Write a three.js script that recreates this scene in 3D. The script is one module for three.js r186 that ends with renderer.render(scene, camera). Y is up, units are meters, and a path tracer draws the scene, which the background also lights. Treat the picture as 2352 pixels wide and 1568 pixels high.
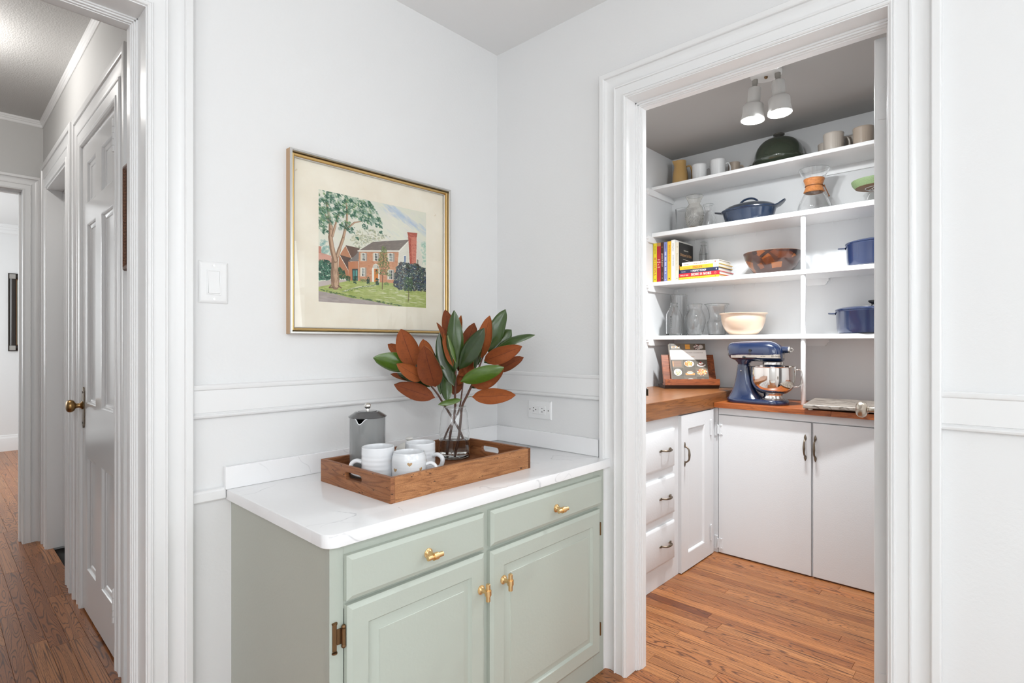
import * as THREE from 'three';
import { RoundedBoxGeometry } from 'three/addons/geometries/RoundedBoxGeometry.js';
import { mergeGeometries, toCreasedNormals } from 'three/addons/utils/BufferGeometryUtils.js';
import { RectAreaLightUniformsLib } from 'three/addons/lights/RectAreaLightUniformsLib.js';
import { createNoise2D } from 'simplex-noise';

// ---------------------------------------------------------------- camera, sky, daylight, exposure
const scene = new THREE.Scene();
const renderer = new THREE.WebGLRenderer({ antialias: true });
renderer.toneMapping = THREE.LinearToneMapping;
renderer.toneMappingExposure = 1.0;
renderer.shadowMap.enabled = true;
renderer.shadowMap.type = THREE.PCFSoftShadowMap;
RectAreaLightUniformsLib.init();

const FOCAL = 1255.66;                                     // focal length in pixels of a 2352 x 1568 frame
const camera = new THREE.PerspectiveCamera(2 * Math.atan(784 / FOCAL) * 180 / Math.PI, 2352 / 1568, 0.05, 60);
camera.position.set(0, 1.165, 0);
camera.rotation.y = -0.81967;
camera.setViewOffset(2352, 1568, 0, -5.5, 2352, 1568);     // shifted lens keeps the verticals upright
scene.add(camera);

scene.background = new THREE.Color(0.86, 0.93, 1.0);       // bright overcast sky outside the windows
scene.backgroundIntensity = 2.0;

// daylight that enters through each window opening (walls with the openings are built below)
const DAY = new THREE.Color().setRGB(0.965, 1.0, 1.012), WARM = new THREE.Color().setRGB(1.0, 0.98, 0.95), COOL = new THREE.Color().setRGB(0.96, 1.0, 1.02);
function daylight(name, w, h, pos, target, power) {
  const l = new THREE.RectAreaLight(DAY, power, w, h);
  l.name = name; l.position.set(...pos); l.lookAt(...target); scene.add(l); return l;
}
daylight('window_daylight', 2.5, 1.2, [-0.05, 1.52, 2.77], [-0.05, 1.42, 0], 2.0);     // windows behind the camera
daylight('window_daylight_side', 0.8, 0.62, [1.66, 1.525, 0.54], [0, 1.4, 0.54], 4.5);  // window in the pantry wall, right of the camera
daylight('window_daylight_left', 1.7, 1.2, [-2.37, 1.52, 0.9], [0, 1.42, 0.9], 2.7);   // window in the wall left of the camera
daylight('window_daylight_far', 1.2, 1.3, [-1.37, 1.5, -6.6], [0, 1.3, -6.6], 13);       // window of the far room beyond the hall
const KITCHEN_LAMP = 3.2, PANTRY_LAMP = 5.6, HALL_LAMP = 0.85;                          // candela of the lamps built below

// ---------------------------------------------------------------- helpers
let seed = 7;
const rnd = () => { seed = (seed * 1664525 + 1013904223) >>> 0; return seed / 4294967296; };
const rr = (a, b) => a + (b - a) * rnd();
const noiseA = createNoise2D(rnd), noiseB = createNoise2D(rnd), noiseC = createNoise2D(rnd);
const fbm = (n, x, y, o = 4) => { let s = 0, a = 0.5, f = 1; for (let i = 0; i < o; i++) { s += a * n(x * f, y * f); a *= 0.5; f *= 2.03; } return s; };
const clamp = (v, a = 0, b = 1) => Math.min(b, Math.max(a, v));
const lerp = (a, b, t) => a + (b - a) * t;
const sstep = (a, b, x) => { const t = clamp((x - a) / (b - a)); return t * t * (3 - 2 * t); };
const V3 = (x, y, z) => new THREE.Vector3(x, y, z);
const D = Math.PI / 180;

const used = {};
const numbered = (n) => { const k = used[n] = (used[n] ?? -1) + 1; return k ? `${n}_${String(k).padStart(3, '0')}` : n; };
function mesh(name, geo, mat, parent) {
  const m = new THREE.Mesh(geo, mat); m.name = parent === scene ? numbered(name) : name;
  m.castShadow = m.receiveShadow = true; parent.add(m); return m;
}
function part(name, geo, mat, parent, label) {
  const base = name; let k = 0, n = name;
  while (parent.children.some((c) => c.name === n)) n = `${base}_${String(++k).padStart(3, '0')}`;
  const m = mesh(n, geo, mat, parent); if (label) m.userData.label = label; return m;
}
function tag(o, label, category, group) { o.userData.label = label; o.userData.category = category; if (group) o.userData.group = group; return o; }
function thing(name, label, category, pos = [0, 0, 0], turn = 0, group) {
  const g = new THREE.Group(); g.name = numbered(name); g.position.set(...pos); g.rotation.y = turn; scene.add(g); return tag(g, label, category, group);
}
function copy(o, label, pos, turn = 0) {
  const c = o.clone(); c.name = numbered(o.name.replace(/_\d{3}$/, '')); c.position.set(...pos); c.rotation.y = turn; c.userData = { ...o.userData, label }; scene.add(c); return c;
}
function struct(name, geo, mat, label) {
  const m = mesh(name, geo, mat, scene); m.name = name; m.userData.kind = 'structure'; if (label) m.userData.label = label; return m;
}
function structGroup(name, label) {
  const g = new THREE.Group(); g.name = name; g.userData.kind = 'structure'; if (label) g.userData.label = label; scene.add(g); return g;
}
const plain = (g) => { const n = g.index ? g.toNonIndexed() : g; for (const k of Object.keys(n.attributes)) if (!['position', 'normal', 'uv'].includes(k)) n.deleteAttribute(k); if (!n.attributes.uv) n.setAttribute('uv', new THREE.BufferAttribute(new Float32Array(n.attributes.position.count * 2), 2)); n.clearGroups(); return n; };
const join = (list) => mergeGeometries(list.map(plain));
const crease = (g, a = 35) => toCreasedNormals(g.scale(2000, 2000, 2000), a * D).scale(1 / 2000, 1 / 2000, 1 / 2000);   // worked out at a large scale, where it keeps millimetre edges apart
const at = (g, x = 0, y = 0, z = 0) => g.translate(x, y, z);
const box = (w, h, d, x = 0, y = 0, z = 0) => new THREE.BoxGeometry(w, h, d).translate(x, y, z);
const rbox = (w, h, d, x = 0, y = 0, z = 0, r = 0.003, s = 2) => new RoundedBoxGeometry(w, h, d, s, Math.min(r, w / 2.01, h / 2.01, d / 2.01)).translate(x, y, z);
const span = (x0, x1, y0, y1, z0, z1) => box(x1 - x0, y1 - y0, z1 - z0, (x0 + x1) / 2, (y0 + y1) / 2, (z0 + z1) / 2);
const rspan = (x0, x1, y0, y1, z0, z1, r = 0.003) => rbox(x1 - x0, y1 - y0, z1 - z0, (x0 + x1) / 2, (y0 + y1) / 2, (z0 + z1) / 2, r);
const cyl = (r0, r1, h, x = 0, y = 0, z = 0, s = 24) => new THREE.CylinderGeometry(r1, r0, h, s).translate(x, y + h / 2, z);   // r0 below, r1 above, standing on y
const lathe = (pts, s = 48) => { const g = new THREE.LatheGeometry(pts.map(([r, y]) => new THREE.Vector2(Math.max(r, 1e-5), y)), s); return crease(g, 40); };
// a smooth curve through profile points, for blown and thrown shapes
const smooth = (pts, n = 40) => new THREE.SplineCurve(pts.map(([r, y]) => new THREE.Vector2(r, y))).getPoints(n).map((p) => [Math.max(p.x, 1e-5), p.y]);
// a blown glass wall: outer profile from the foot centre up to the rim, then back down inside at wall thickness t
const blownWall = (pts, t = 0.0022, floorT = 0.006) => { const inn = pts.map(([r, y], i) => { const [a, b] = pts[Math.max(0, i - 1)], [c, d] = pts[Math.min(pts.length - 1, i + 1)], l = Math.hypot(c - a, d - b) || 1; return [Math.max(0.0001, r - t * (d - b) / l), y + t * (c - a) / l]; }).filter(([r, y]) => y > pts[0][1] + floorT); return [[0.0001, pts[0][1]], ...pts, ...inn.reverse(), [0.0001, pts[0][1] + floorT]]; };
const ball = (r, x = 0, y = 0, z = 0, s = 20) => new THREE.SphereGeometry(r, s, Math.round(s * 0.7)).translate(x, y, z);
const pathTube = (pts, r, n = 24, s = 10, closed = false) => new THREE.TubeGeometry(new THREE.CatmullRomCurve3(pts.map((p) => V3(...p)), closed), n, r, s, closed);
// box mapped uv in metres; the grain runs along the given axis
function metric(g, grain = 'x', ou = 0, ov = 0, s = 1) {
  g = g.index ? g.toNonIndexed() : g;
  const p = g.attributes.position, n = g.attributes.normal, uv = new Float32Array(p.count * 2), a = 'xyz'.indexOf(grain);
  for (let i = 0; i < p.count; i++) {
    const c = [p.getX(i), p.getY(i), p.getZ(i)], m = [Math.abs(n.getX(i)), Math.abs(n.getY(i)), Math.abs(n.getZ(i))];
    const k = m.indexOf(Math.max(...m)), rest = [0, 1, 2].filter((q) => q !== k);
    const u = rest.includes(a) ? a : rest[0], v = rest.find((q) => q !== u);
    uv[2 * i] = c[u] * s + ou; uv[2 * i + 1] = c[v] * s + ov;
  }
  g.setAttribute('uv', new THREE.BufferAttribute(uv, 2)); return g;
}
function fromQuads(quads, angle = 30) {           // quads: [a,b,c,d] corner points, flat, then creased
  const pos = [], uv = [];
  for (const [a, b, c, d] of quads) { pos.push(...a, ...b, ...c, ...a, ...c, ...d); }
  for (let i = 0; i < pos.length; i += 3) uv.push(pos[i], pos[i + 1]);
  const g = new THREE.BufferGeometry();
  g.setAttribute('position', new THREE.Float32BufferAttribute(pos, 3)); g.setAttribute('uv', new THREE.Float32BufferAttribute(uv, 2));
  g.computeVertexNormals(); return crease(g, angle);
}
// concentric rectangles: rings [inset, height] from the outline inwards, closed by a flat field
function rings(w, h, list, back = 0, cap = true) {
  const R = ([i, z]) => [[-w / 2 + i, -h / 2 + i, z], [w / 2 - i, -h / 2 + i, z], [w / 2 - i, h / 2 - i, z], [-w / 2 + i, h / 2 - i, z]];
  const all = [[0, back], ...list].map(R), q = [];
  for (let k = 0; k + 1 < all.length; k++) for (let s = 0; s < 4; s++) q.push([all[k][s], all[k][(s + 1) % 4], all[k + 1][(s + 1) % 4], all[k + 1][s]]);
  if (cap) q.push(all.at(-1));
  return fromQuads(q, 25);
}
// a moulding swept round an opening with mitred corners; profile [outward, proud]; open = three sides standing on the floor
function casing(profile, x0, y0, x1, y1, open = true) {
  const q = [];
  const P = ([u, d]) => open ? [[x0 - u, y0, d], [x0 - u, y1 + u, d], [x1 + u, y1 + u, d], [x1 + u, y0, d]] : [[x0 - u, y0 - u, d], [x0 - u, y1 + u, d], [x1 + u, y1 + u, d], [x1 + u, y0 - u, d]];
  for (let k = 0; k + 1 < profile.length; k++) {
    const a = P(profile[k]), b = P(profile[k + 1]), n = open ? 3 : 4;
    for (let s = 0; s < n; s++) q.push([a[s], a[(s + 1) % 4], b[(s + 1) % 4], b[s]].reverse());
  }
  return fromQuads(q, 28);
}
// a straight moulding: profile [[proud, height]...] closed, on a wall that faces n, from point p over length L
function moulding(profile, n, p, L) {
  const s = new THREE.Shape(profile.map(([a, b]) => new THREE.Vector2(a, b)));
  const g = crease(new THREE.ExtrudeGeometry(s, { depth: L, bevelEnabled: false, curveSegments: 6 }), 30);
  const N = V3(...n), Y = V3(0, 1, 0), T = N.clone().cross(Y);
  g.applyMatrix4(new THREE.Matrix4().makeBasis(N, Y, T).setPosition(...p)); return g;
}
const onRightWall = (g, x, y, z) => g.rotateY(-Math.PI / 2).translate(x, y, z);      // local x -> +z, local z -> -x (towards the room)
function wallShape(w0, w1, h0, h1, holes, depth) {
  const s = new THREE.Shape([[w0, h0], [w1, h0], [w1, h1], [w0, h1]].map((p) => new THREE.Vector2(...p)));
  for (const [a, b, c, d] of holes) s.holes.push(new THREE.Path([[a, c], [a, d], [b, d], [b, c]].map((p) => new THREE.Vector2(...p))));
  return new THREE.ExtrudeGeometry(s, { depth, bevelEnabled: false });
}
// tapered tube through points with a radius at each
function stem(pts, radii, seg = 24, rad = 8) {
  const c = new THREE.CatmullRomCurve3(pts.map((p) => V3(...p))), g = new THREE.TubeGeometry(c, seg, 1, rad), p = g.attributes.position;
  for (let i = 0; i <= seg; i++) {
    const t = i / seg, k = t * (radii.length - 1), r = lerp(radii[Math.floor(k)], radii[Math.min(radii.length - 1, Math.floor(k) + 1)], k - Math.floor(k)), o = c.getPointAt(t);
    for (let j = 0; j <= rad; j++) { const q = i * (rad + 1) + j; p.setXYZ(q, o.x + (p.getX(q) - o.x) * r, o.y + (p.getY(q) - o.y) * r, o.z + (p.getZ(q) - o.z) * r); }
  }
  g.computeVertexNormals(); return g;
}
// loft through closed sections (arrays of [x,y,z] with equal counts), capped
function loft(sections, cap = true, angle = 50) {
  const q = [], n = sections[0].length;
  for (let k = 0; k + 1 < sections.length; k++) for (let i = 0; i < n; i++) { const j = (i + 1) % n; q.push([sections[k][i], sections[k][j], sections[k + 1][j], sections[k + 1][i]]); }
  const tris = [];
  if (cap) for (const [s, flip] of [[sections[0], true], [sections.at(-1), false]]) {
    const c = s.reduce((a, p) => a.map((v, i) => v + p[i] / n), [0, 0, 0]);
    for (let i = 0; i < n; i++) { const j = (i + 1) % n; tris.push(flip ? [c, s[j], s[i]] : [c, s[i], s[j]]); }
  }
  const pos = [], uv = [];
  for (const [a, b, c, d] of q) pos.push(...a, ...b, ...c, ...a, ...c, ...d);
  for (const t of tris) pos.push(...t[0], ...t[1], ...t[2]);
  for (let i = 0; i < pos.length; i += 3) uv.push(pos[i] + pos[i + 2], pos[i + 1]);
  const g = new THREE.BufferGeometry();
  g.setAttribute('position', new THREE.Float32BufferAttribute(pos, 3)); g.setAttribute('uv', new THREE.Float32BufferAttribute(uv, 2));
  g.computeVertexNormals(); return crease(g, angle);
}
const superEllipse = (a, b, e, n = 32) => Array.from({ length: n }, (_, i) => { const t = i / n * Math.PI * 2, c = Math.cos(t), s = Math.sin(t); return [a * Math.sign(c) * Math.abs(c) ** (2 / e), b * Math.sign(s) * Math.abs(s) ** (2 / e)]; });

// ---------------------------------------------------------------- textures and materials
function tex(w, h, fn, rep, srgb = true) {
  const a = new Uint8Array(w * h * 4);
  for (let y = 0; y < h; y++) for (let x = 0; x < w; x++) { const c = fn(x / w, y / h, x, y), i = (y * w + x) * 4; a[i] = clamp(c[0], 0, 255); a[i + 1] = clamp(c[1], 0, 255); a[i + 2] = clamp(c[2], 0, 255); a[i + 3] = 255; }
  const t = new THREE.DataTexture(a, w, h); t.magFilter = THREE.LinearFilter; t.minFilter = THREE.LinearFilter; t.wrapS = t.wrapT = THREE.RepeatWrapping;
  if (srgb) t.colorSpace = THREE.SRGBColorSpace; if (rep) t.repeat.set(...rep); t.needsUpdate = true; return t;
}
function canvasTex(w, h, draw) {
  const c = document.createElement('canvas'); c.width = w; c.height = h; const x = c.getContext('2d'); draw(x, w, h);
  const t = new THREE.CanvasTexture(c); t.colorSpace = THREE.SRGBColorSpace; t.magFilter = THREE.LinearFilter; return t;
}
const mixc = (a, b, t) => a.map((v, i) => lerp(v, b[i], t));
// periodic noise in u by blending, so that maps tile along the grain
const loopNoise = (n, u, v, sx, sy, ox = 0) => lerp(n(u * sx + ox, v * sy), n((u - 1) * sx + ox, v * sy), sstep(0.75, 1, u));
// ten rows of oak strip flooring, each with its own figure; 2.4 m x 0.57 m
const ROW = 0.057;
const oak = tex(2048, 640, (u, v, X, Y) => {
  const row = Math.floor(v * 10), y = v * 10 - row, k = row * 17.3;
  const cath = row % 3 !== 1;
  const n = cath ? loopNoise(noiseA, u, y * 0.9 + k, 3.2, 1.0, k) * 1.0 + 0.22 * loopNoise(noiseB, u, y + k, 9, 2, k) : loopNoise(noiseA, u, y * 1.5 + k, 1.2, 1, k) * 0.5 + y * 1.1;
  const f = Math.abs(((n * (cath ? 4.2 : 6)) % 1 + 1) % 1 - 0.5) * 2;
  const wide = 0.3 + 0.35 * (fbm(noiseC, u * 6 + k, y * 2, 2) + 0.5);
  let line = 1 - sstep(0.0, wide, f); line *= 0.55 + 0.45 * (noiseB(u * 160, v * 640) * 0.5 + 0.5);
  const pore = Math.max(0, noiseC(u * 70, v * 900 + k)) * 0.35 + Math.max(0, noiseB(u * 240, v * 1500)) * 0.2;
  const tone = 0.5 + 0.5 * Math.sin(row * 2.4 + 1) ;
  let c = mixc([200, 134, 80], [174, 106, 58], tone * 0.75);
  c = mixc(c, [226, 160, 100], clamp(fbm(noiseA, u * 5 + k, y * 3 + k, 3) * 0.5));
  c = mixc(c, [84, 44, 20], clamp(line * 0.92 + pore * 0.6));
  return c;
}, [1 / 2.4, 1 / (ROW * 10)]);
const oakBump = tex(1024, 256, (u, v) => { const g = 128 + 60 * noiseB(u * 60, v * 300) + 30 * noiseA(u * 200, v * 700); return [g, g, g]; }, [1 / 1.2, 1 / 0.3], false);
function woodTex(pal, rep, o = {}) {   // generic plank wood: pal = [base, light, dark]
  const { sx = 2.2, sy = 3.2, k = 0, ring = 5, fleck = 0.3, dents = 0, band = 0, w = 1024, h = 512 } = o;
  return tex(w, h, (u, v) => {
    const b = band ? Math.floor(v * band) : 0, q = k + b * 9.7;
    const n = loopNoise(noiseA, u, v + q, sx, sy, q) + 0.25 * loopNoise(noiseB, u, v + q, sx * 3, sy * 2.5, q);
    const f = Math.abs(((n * ring) % 1 + 1) % 1 - 0.5) * 2;
    let c = mixc(pal[0], pal[1], clamp(0.5 + 0.7 * fbm(noiseC, u * 4 + q, v * 9 + q, 3)));
    if (band) c = mixc(c, b % 2 ? pal[1] : pal[2], 0.28 * (0.5 + 0.5 * Math.sin(b * 4.1 + k)));
    c = mixc(c, pal[2], clamp((1 - sstep(0, 0.5, f)) * 0.42 + Math.max(0, noiseB(u * 90, v * 420 + q)) * fleck));
    if (dents) { const d = noiseC(u * 7 + 5, v * 9 + q) + 0.25 * noiseB(u * 30, v * 40); if (d > 0.93 - dents) c = mixc(c, [48, 26, 14], clamp((d - 0.93 + dents) * 5)); const s = noiseA(u * 24, v * 130 + q); if (s > 0.86) c = mixc(c, [60, 34, 20], 0.45); }
    return c;
  }, rep);
}
const speck = tex(256, 256, (u, v, x, y) => { const g = 128 + 50 * noiseA(x * 0.09, y * 0.09) + 40 * noiseB(x * 0.3, y * 0.3); return [g, g, g]; }, [1 / 0.35, 1 / 0.35], false);
const stipple = tex(512, 512, (u, v, x, y) => { const g = 128 + 70 * noiseA(x * 0.06, y * 0.06) * Math.abs(noiseB(x * 0.11, y * 0.11)) + 60 * noiseC(x * 0.16, y * 0.16); return [g, g, g]; }, [1 / 0.5, 1 / 0.5], false);
const std = (o) => new THREE.MeshStandardMaterial(o);
const phy = (o) => new THREE.MeshPhysicalMaterial(o);
const lin = (r, g, b) => new THREE.Color().setRGB(r, g, b);
const M = {
  wall: std({ color: lin(0.80, 0.80, 0.80), roughness: 0.62, bumpMap: speck, bumpScale: 0.0004 }),
  ceiling: std({ color: lin(0.86, 0.86, 0.86), roughness: 0.8 }),
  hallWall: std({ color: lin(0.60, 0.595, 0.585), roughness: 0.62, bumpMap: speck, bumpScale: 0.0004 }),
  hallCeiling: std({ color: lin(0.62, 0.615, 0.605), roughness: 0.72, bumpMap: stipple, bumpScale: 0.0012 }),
  trim: std({ color: lin(0.83, 0.83, 0.83), roughness: 0.3 }),
  doorPaint: std({ color: lin(0.72, 0.72, 0.725), roughness: 0.19 }),
  pantry: std({ color: lin(0.72, 0.725, 0.73), roughness: 0.6, bumpMap: speck, bumpScale: 0.0003 }),
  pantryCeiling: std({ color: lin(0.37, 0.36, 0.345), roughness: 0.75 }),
  shelf: std({ color: lin(0.82, 0.82, 0.82), roughness: 0.34 }),
  cabinetWhite: std({ color: lin(0.75, 0.755, 0.765), roughness: 0.4, bumpMap: speck, bumpScale: 0.0003 }),
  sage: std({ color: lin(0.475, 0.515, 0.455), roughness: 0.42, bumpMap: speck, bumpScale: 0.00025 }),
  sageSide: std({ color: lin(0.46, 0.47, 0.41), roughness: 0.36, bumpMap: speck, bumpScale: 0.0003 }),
  brass: std({ color: lin(0.78, 0.53, 0.26), roughness: 0.3, metalness: 1 }),
  oldBrass: std({ color: lin(0.36, 0.22, 0.09), roughness: 0.32, metalness: 1 }),
  bronze: std({ color: lin(0.19, 0.15, 0.11), roughness: 0.38, metalness: 1 }),
  nickel: std({ color: lin(0.42, 0.37, 0.31), roughness: 0.28, metalness: 1 }),
  hingeBronze: std({ color: lin(0.22, 0.13, 0.065), roughness: 0.45, metalness: 1 }),
  steel: std({ color: lin(0.80, 0.78, 0.75), roughness: 0.06, metalness: 1 }),
  steelSatin: std({ color: lin(0.66, 0.64, 0.61), roughness: 0.25, metalness: 1 }),
  plastic: std({ color: lin(0.84, 0.84, 0.84), roughness: 0.32 }),
  black: std({ color: lin(0.012, 0.012, 0.013), roughness: 0.5 }),
  dark: std({ color: lin(0.02, 0.018, 0.016), roughness: 0.8 }),
  glass: phy({ color: 0xffffff, transmission: 1, thickness: 0, roughness: 0, ior: 1.5 }),
  blown: phy({ color: 0xffffff, transmission: 1, thickness: 0.003, roughness: 0, ior: 1.5, attenuationColor: new THREE.Color(0.9, 0.94, 0.92), attenuationDistance: 0.12 }),
  pane: phy({ color: 0xffffff, transmission: 1, thickness: 0, roughness: 0, ior: 1.45 }),
  water: phy({ color: 0xffffff, transmission: 1, thickness: 0.1, roughness: 0, ior: 1.33, attenuationColor: new THREE.Color(0.86, 0.9, 0.84), attenuationDistance: 0.4 }),
  glassRim: phy({ color: 0xf4f8f6, transmission: 1, thickness: 0.01, roughness: 0.02, ior: 1.5 }),
};

// ---------------------------------------------------------------- the setting: floor
const floor = structGroup('floor', 'orange brown oak strip floor');
mesh('subfloor', join([span(-2.6, 3.6, -0.08, -0.0155, -1.75, 2.9), span(-2.6, 2.6, -0.08, -0.0155, -8.3, -1.75)]), M.dark, floor);
const plankMats = [[1, 1, 1], [0.87, 0.83, 0.8], [1.1, 1.07, 1.02], [0.78, 0.74, 0.72], [0.5, 0.38, 0.34]].map((c) => std({ map: oak, color: lin(...c.map((v) => v * 0.82)), roughness: 0.3, bumpMap: oakBump, bumpScale: 0.00025 }));
function plankGeo(x, z0, z1, row, ou) {
  const c = 0.0006, w = ROW, g = rings(w - 0.0004, z1 - z0 - 0.0004, [[0, 0.0145], [c, 0.0155]], 0).rotateX(-Math.PI / 2).translate(x + w / 2, -0.0155, (z0 + z1) / 2);
  const p = g.attributes.position, uv = g.attributes.uv;
  for (let i = 0; i < p.count; i++) uv.setXY(i, p.getZ(i) + ou, clamp(p.getX(i) - x, 0.001, w - 0.001) + row * w);
  return g;
}
function layPlanks(x0, x1, z0, z1, single, parent) {
  const rest = [];
  for (let x = x0; x < x1 - 0.01; x += ROW) {
    let z = z0 - rr(0, 0.5);
    while (z < z1) {
      const l = rr(0.35, 1.35), a = Math.max(z, z0), b = Math.min(z + l, z1), k = rnd(), mat = plankMats[k < 0.42 ? 0 : k < 0.66 ? 1 : k < 0.86 ? 2 : k < 0.985 ? 3 : 4];
      if (b - a > 0.05) { const g = plankGeo(x, a, b, Math.floor(rr(0, 9.99)), rr(0, 2.4)); if (single) part('plank', g, mat, parent); else rest.push(g); }
      z += l;
    }
  }
  if (rest.length) { const m = mesh('planks', join(rest), plankMats[0], parent); m.userData.kind = 'stuff'; }
}
layPlanks(1.35, 3.03, -1.3, -0.2, true, floor);                                     // pantry and its threshold
layPlanks(-0.19, 0.49, -4.6, -1.7, true, floor);                                    // hall, seen through the left doorway
layPlanks(0.0, 0.9, -8.1, -4.6, true, floor);                                       // far room
layPlanks(-2.4, 1.35, -1.7, 2.8, false, floor);
layPlanks(1.35, 1.69, -0.2, 2.8, false, floor);
layPlanks(-0.9, -0.19, -4.6, -1.7, false, floor);

// ---------------------------------------------------------------- walls, ceilings
struct('wall_left', wallShape(-2.55, 1.684, -0.05, 2.6, [[-0.45, 0.404, -0.02, 2.05]], 0.15).translate(0, 0, -1.81), M.wall, 'white painted wall with the framed watercolour and light switch');
struct('wall_right', onRightWall(wallShape(-1.86, 2.95, -0.05, 2.6, [[-1.03, -0.23, -0.02, 2.044], [0.12, 0.96, 1.2, 1.85]], 0.116), 1.8, 0, 0), M.wall, 'white painted wall with the pantry doorway');
struct('wall_behind', wallShape(-2.55, 1.684, -0.05, 2.6, [[-1.35, -0.1, 0.9, 2.12], [0.0, 1.25, 0.9, 2.12]], 0.15).translate(0, 0, 2.8), M.wall);
struct('wall_opposite', wallShape(-2.8, 1.66, -0.05, 2.6, [[-1.8, 0.0, 0.9, 2.12]], 0.15).rotateY(Math.PI / 2).translate(-2.55, 0, 0), M.wall);
struct('ceiling', span(-2.4, 1.684, 2.41, 2.6, -1.66, 2.8), M.ceiling, 'white flat ceiling');
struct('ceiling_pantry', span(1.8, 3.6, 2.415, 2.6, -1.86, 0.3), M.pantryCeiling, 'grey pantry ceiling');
struct('wall_pantry_back', span(3.469, 3.6, -0.05, 2.6, -1.86, 0.3), M.pantry);
struct('wall_pantry_left', span(1.8, 3.469, -0.05, 2.6, -1.86, -1.745), M.pantry);
struct('wall_pantry_right', span(1.8, 3.469, -0.05, 2.6, 0.15, 0.3), M.pantry);
const HX = 0.475;
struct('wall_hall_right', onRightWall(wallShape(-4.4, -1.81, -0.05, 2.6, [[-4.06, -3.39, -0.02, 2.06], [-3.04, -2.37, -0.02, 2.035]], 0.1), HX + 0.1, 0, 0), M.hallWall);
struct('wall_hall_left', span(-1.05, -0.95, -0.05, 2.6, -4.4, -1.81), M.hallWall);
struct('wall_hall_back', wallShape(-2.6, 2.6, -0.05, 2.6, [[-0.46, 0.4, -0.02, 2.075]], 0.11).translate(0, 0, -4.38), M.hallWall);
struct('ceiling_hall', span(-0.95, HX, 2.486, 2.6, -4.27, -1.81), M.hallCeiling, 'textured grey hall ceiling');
struct('wall_far_back', span(-1.55, 2.6, -0.05, 2.6, -8.3, -8.08), M.wall);
struct('wall_far_right', span(2.3, 2.6, -0.05, 2.6, -8.08, -4.38), M.wall);
struct('wall_far_left', wallShape(4.38, 8.3, -0.05, 2.6, [[6.0, 7.2, 0.85, 2.15]], 0.15).rotateY(Math.PI / 2).translate(-1.55, 0, 0), M.wall);
struct('ceiling_far', span(-1.4, 2.3, 2.46, 2.6, -8.08, -4.38), M.ceiling);
struct('roof', span(-2.7, 3.7, 2.6, 2.68, -8.4, 3.0), M.ceiling);
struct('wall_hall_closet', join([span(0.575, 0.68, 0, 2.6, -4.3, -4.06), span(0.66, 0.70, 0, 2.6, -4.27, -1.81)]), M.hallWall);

// windows outside the frame that let the daylight in
function windowUnit(name, w, h, place) {
  const g = structGroup(name); const f = 0.045, add = (n, geo, m) => place(mesh(n, geo, m, g));
  add('window_frame', join([rbox(w, f, 0.05, 0, h / 2 - f / 2, 0), rbox(w, f, 0.05, 0, -h / 2 + f / 2, 0), rbox(f, h, 0.05, -w / 2 + f / 2, 0, 0), rbox(f, h, 0.05, w / 2 - f / 2, 0, 0), rbox(w, 0.04, 0.045, 0, 0, 0), rbox(0.022, h, 0.03, 0, 0, 0)]), M.trim);
  add('pane', box(w - 0.06, h - 0.06, 0.002), M.pane);
}
windowUnit('window_1', 1.25, 1.22, (m) => m.position.set(-0.725, 1.51, 2.87));
windowUnit('window_2', 1.25, 1.22, (m) => m.position.set(0.625, 1.51, 2.87));
windowUnit('window_3', 0.84, 0.65, (m) => { m.rotation.y = Math.PI / 2; m.position.set(1.75, 1.525, 0.54); });
windowUnit('window_4', 1.8, 1.22, (m) => { m.rotation.y = Math.PI / 2; m.position.set(-2.48, 1.51, 0.9); });
windowUnit('window_5', 1.2, 1.3, (m) => { m.rotation.y = Math.PI / 2; m.position.set(-1.47, 1.5, -6.6); });

// ---------------------------------------------------------------- door casings, jambs, rails
const CAS = [[0, 0], [0, 0.014], [0.002, 0.021], [0.0055, 0.0235], [0.008, 0.0235], [0.0095, 0.0215], [0.0105, 0.0235], [0.0125, 0.0235], [0.0145, 0.0185], [0.0415, 0.0185], [0.043, 0.0225], [0.046, 0.0235], [0.048, 0.0165], [0.056, 0.0125], [0.068, 0.0115], [0.078, 0.0145], [0.0855, 0.0195], [0.0865, 0.0265], [0.089, 0.0285], [0.1035, 0.0285], [0.106, 0.026], [0.106, 0]];
struct('trim_1', onRightWall(casing(CAS, -1.0118, 0, -0.2482, 2.0253), 1.684, 0, 0), M.trim, 'white moulded casing of the pantry doorway');
struct('trim_2', casing(CAS, -0.4318, 0, 0.3858, 2.0318).translate(0, 0, -1.66), M.trim, 'white moulded casing of the hall doorway');
struct('trim_3', join([span(1.666, 1.8, 0, 2.0435, -1.03, -1.01), span(1.666, 1.8, 0, 2.0435, -0.25, -0.23), span(1.666, 1.8, 2.0235, 2.0435, -1.01, -0.25),
  ...[[1.727, 0.006], [1.733, 0.011], [1.741, 0.0135], [1.75, 0.0155]].flatMap(([x, t]) => [rspan(x, 1.776, 0, 2.035, -1.02, -1.01 + t, 0.0016), rspan(x, 1.776, 0, 2.035, -0.25 - t, -0.24, 0.0016), rspan(x, 1.776, 2.0235 - t, 2.033, -1.018, -0.242, 0.0016)])]), M.trim, 'white door jamb and stop of the pantry doorway');
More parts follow.
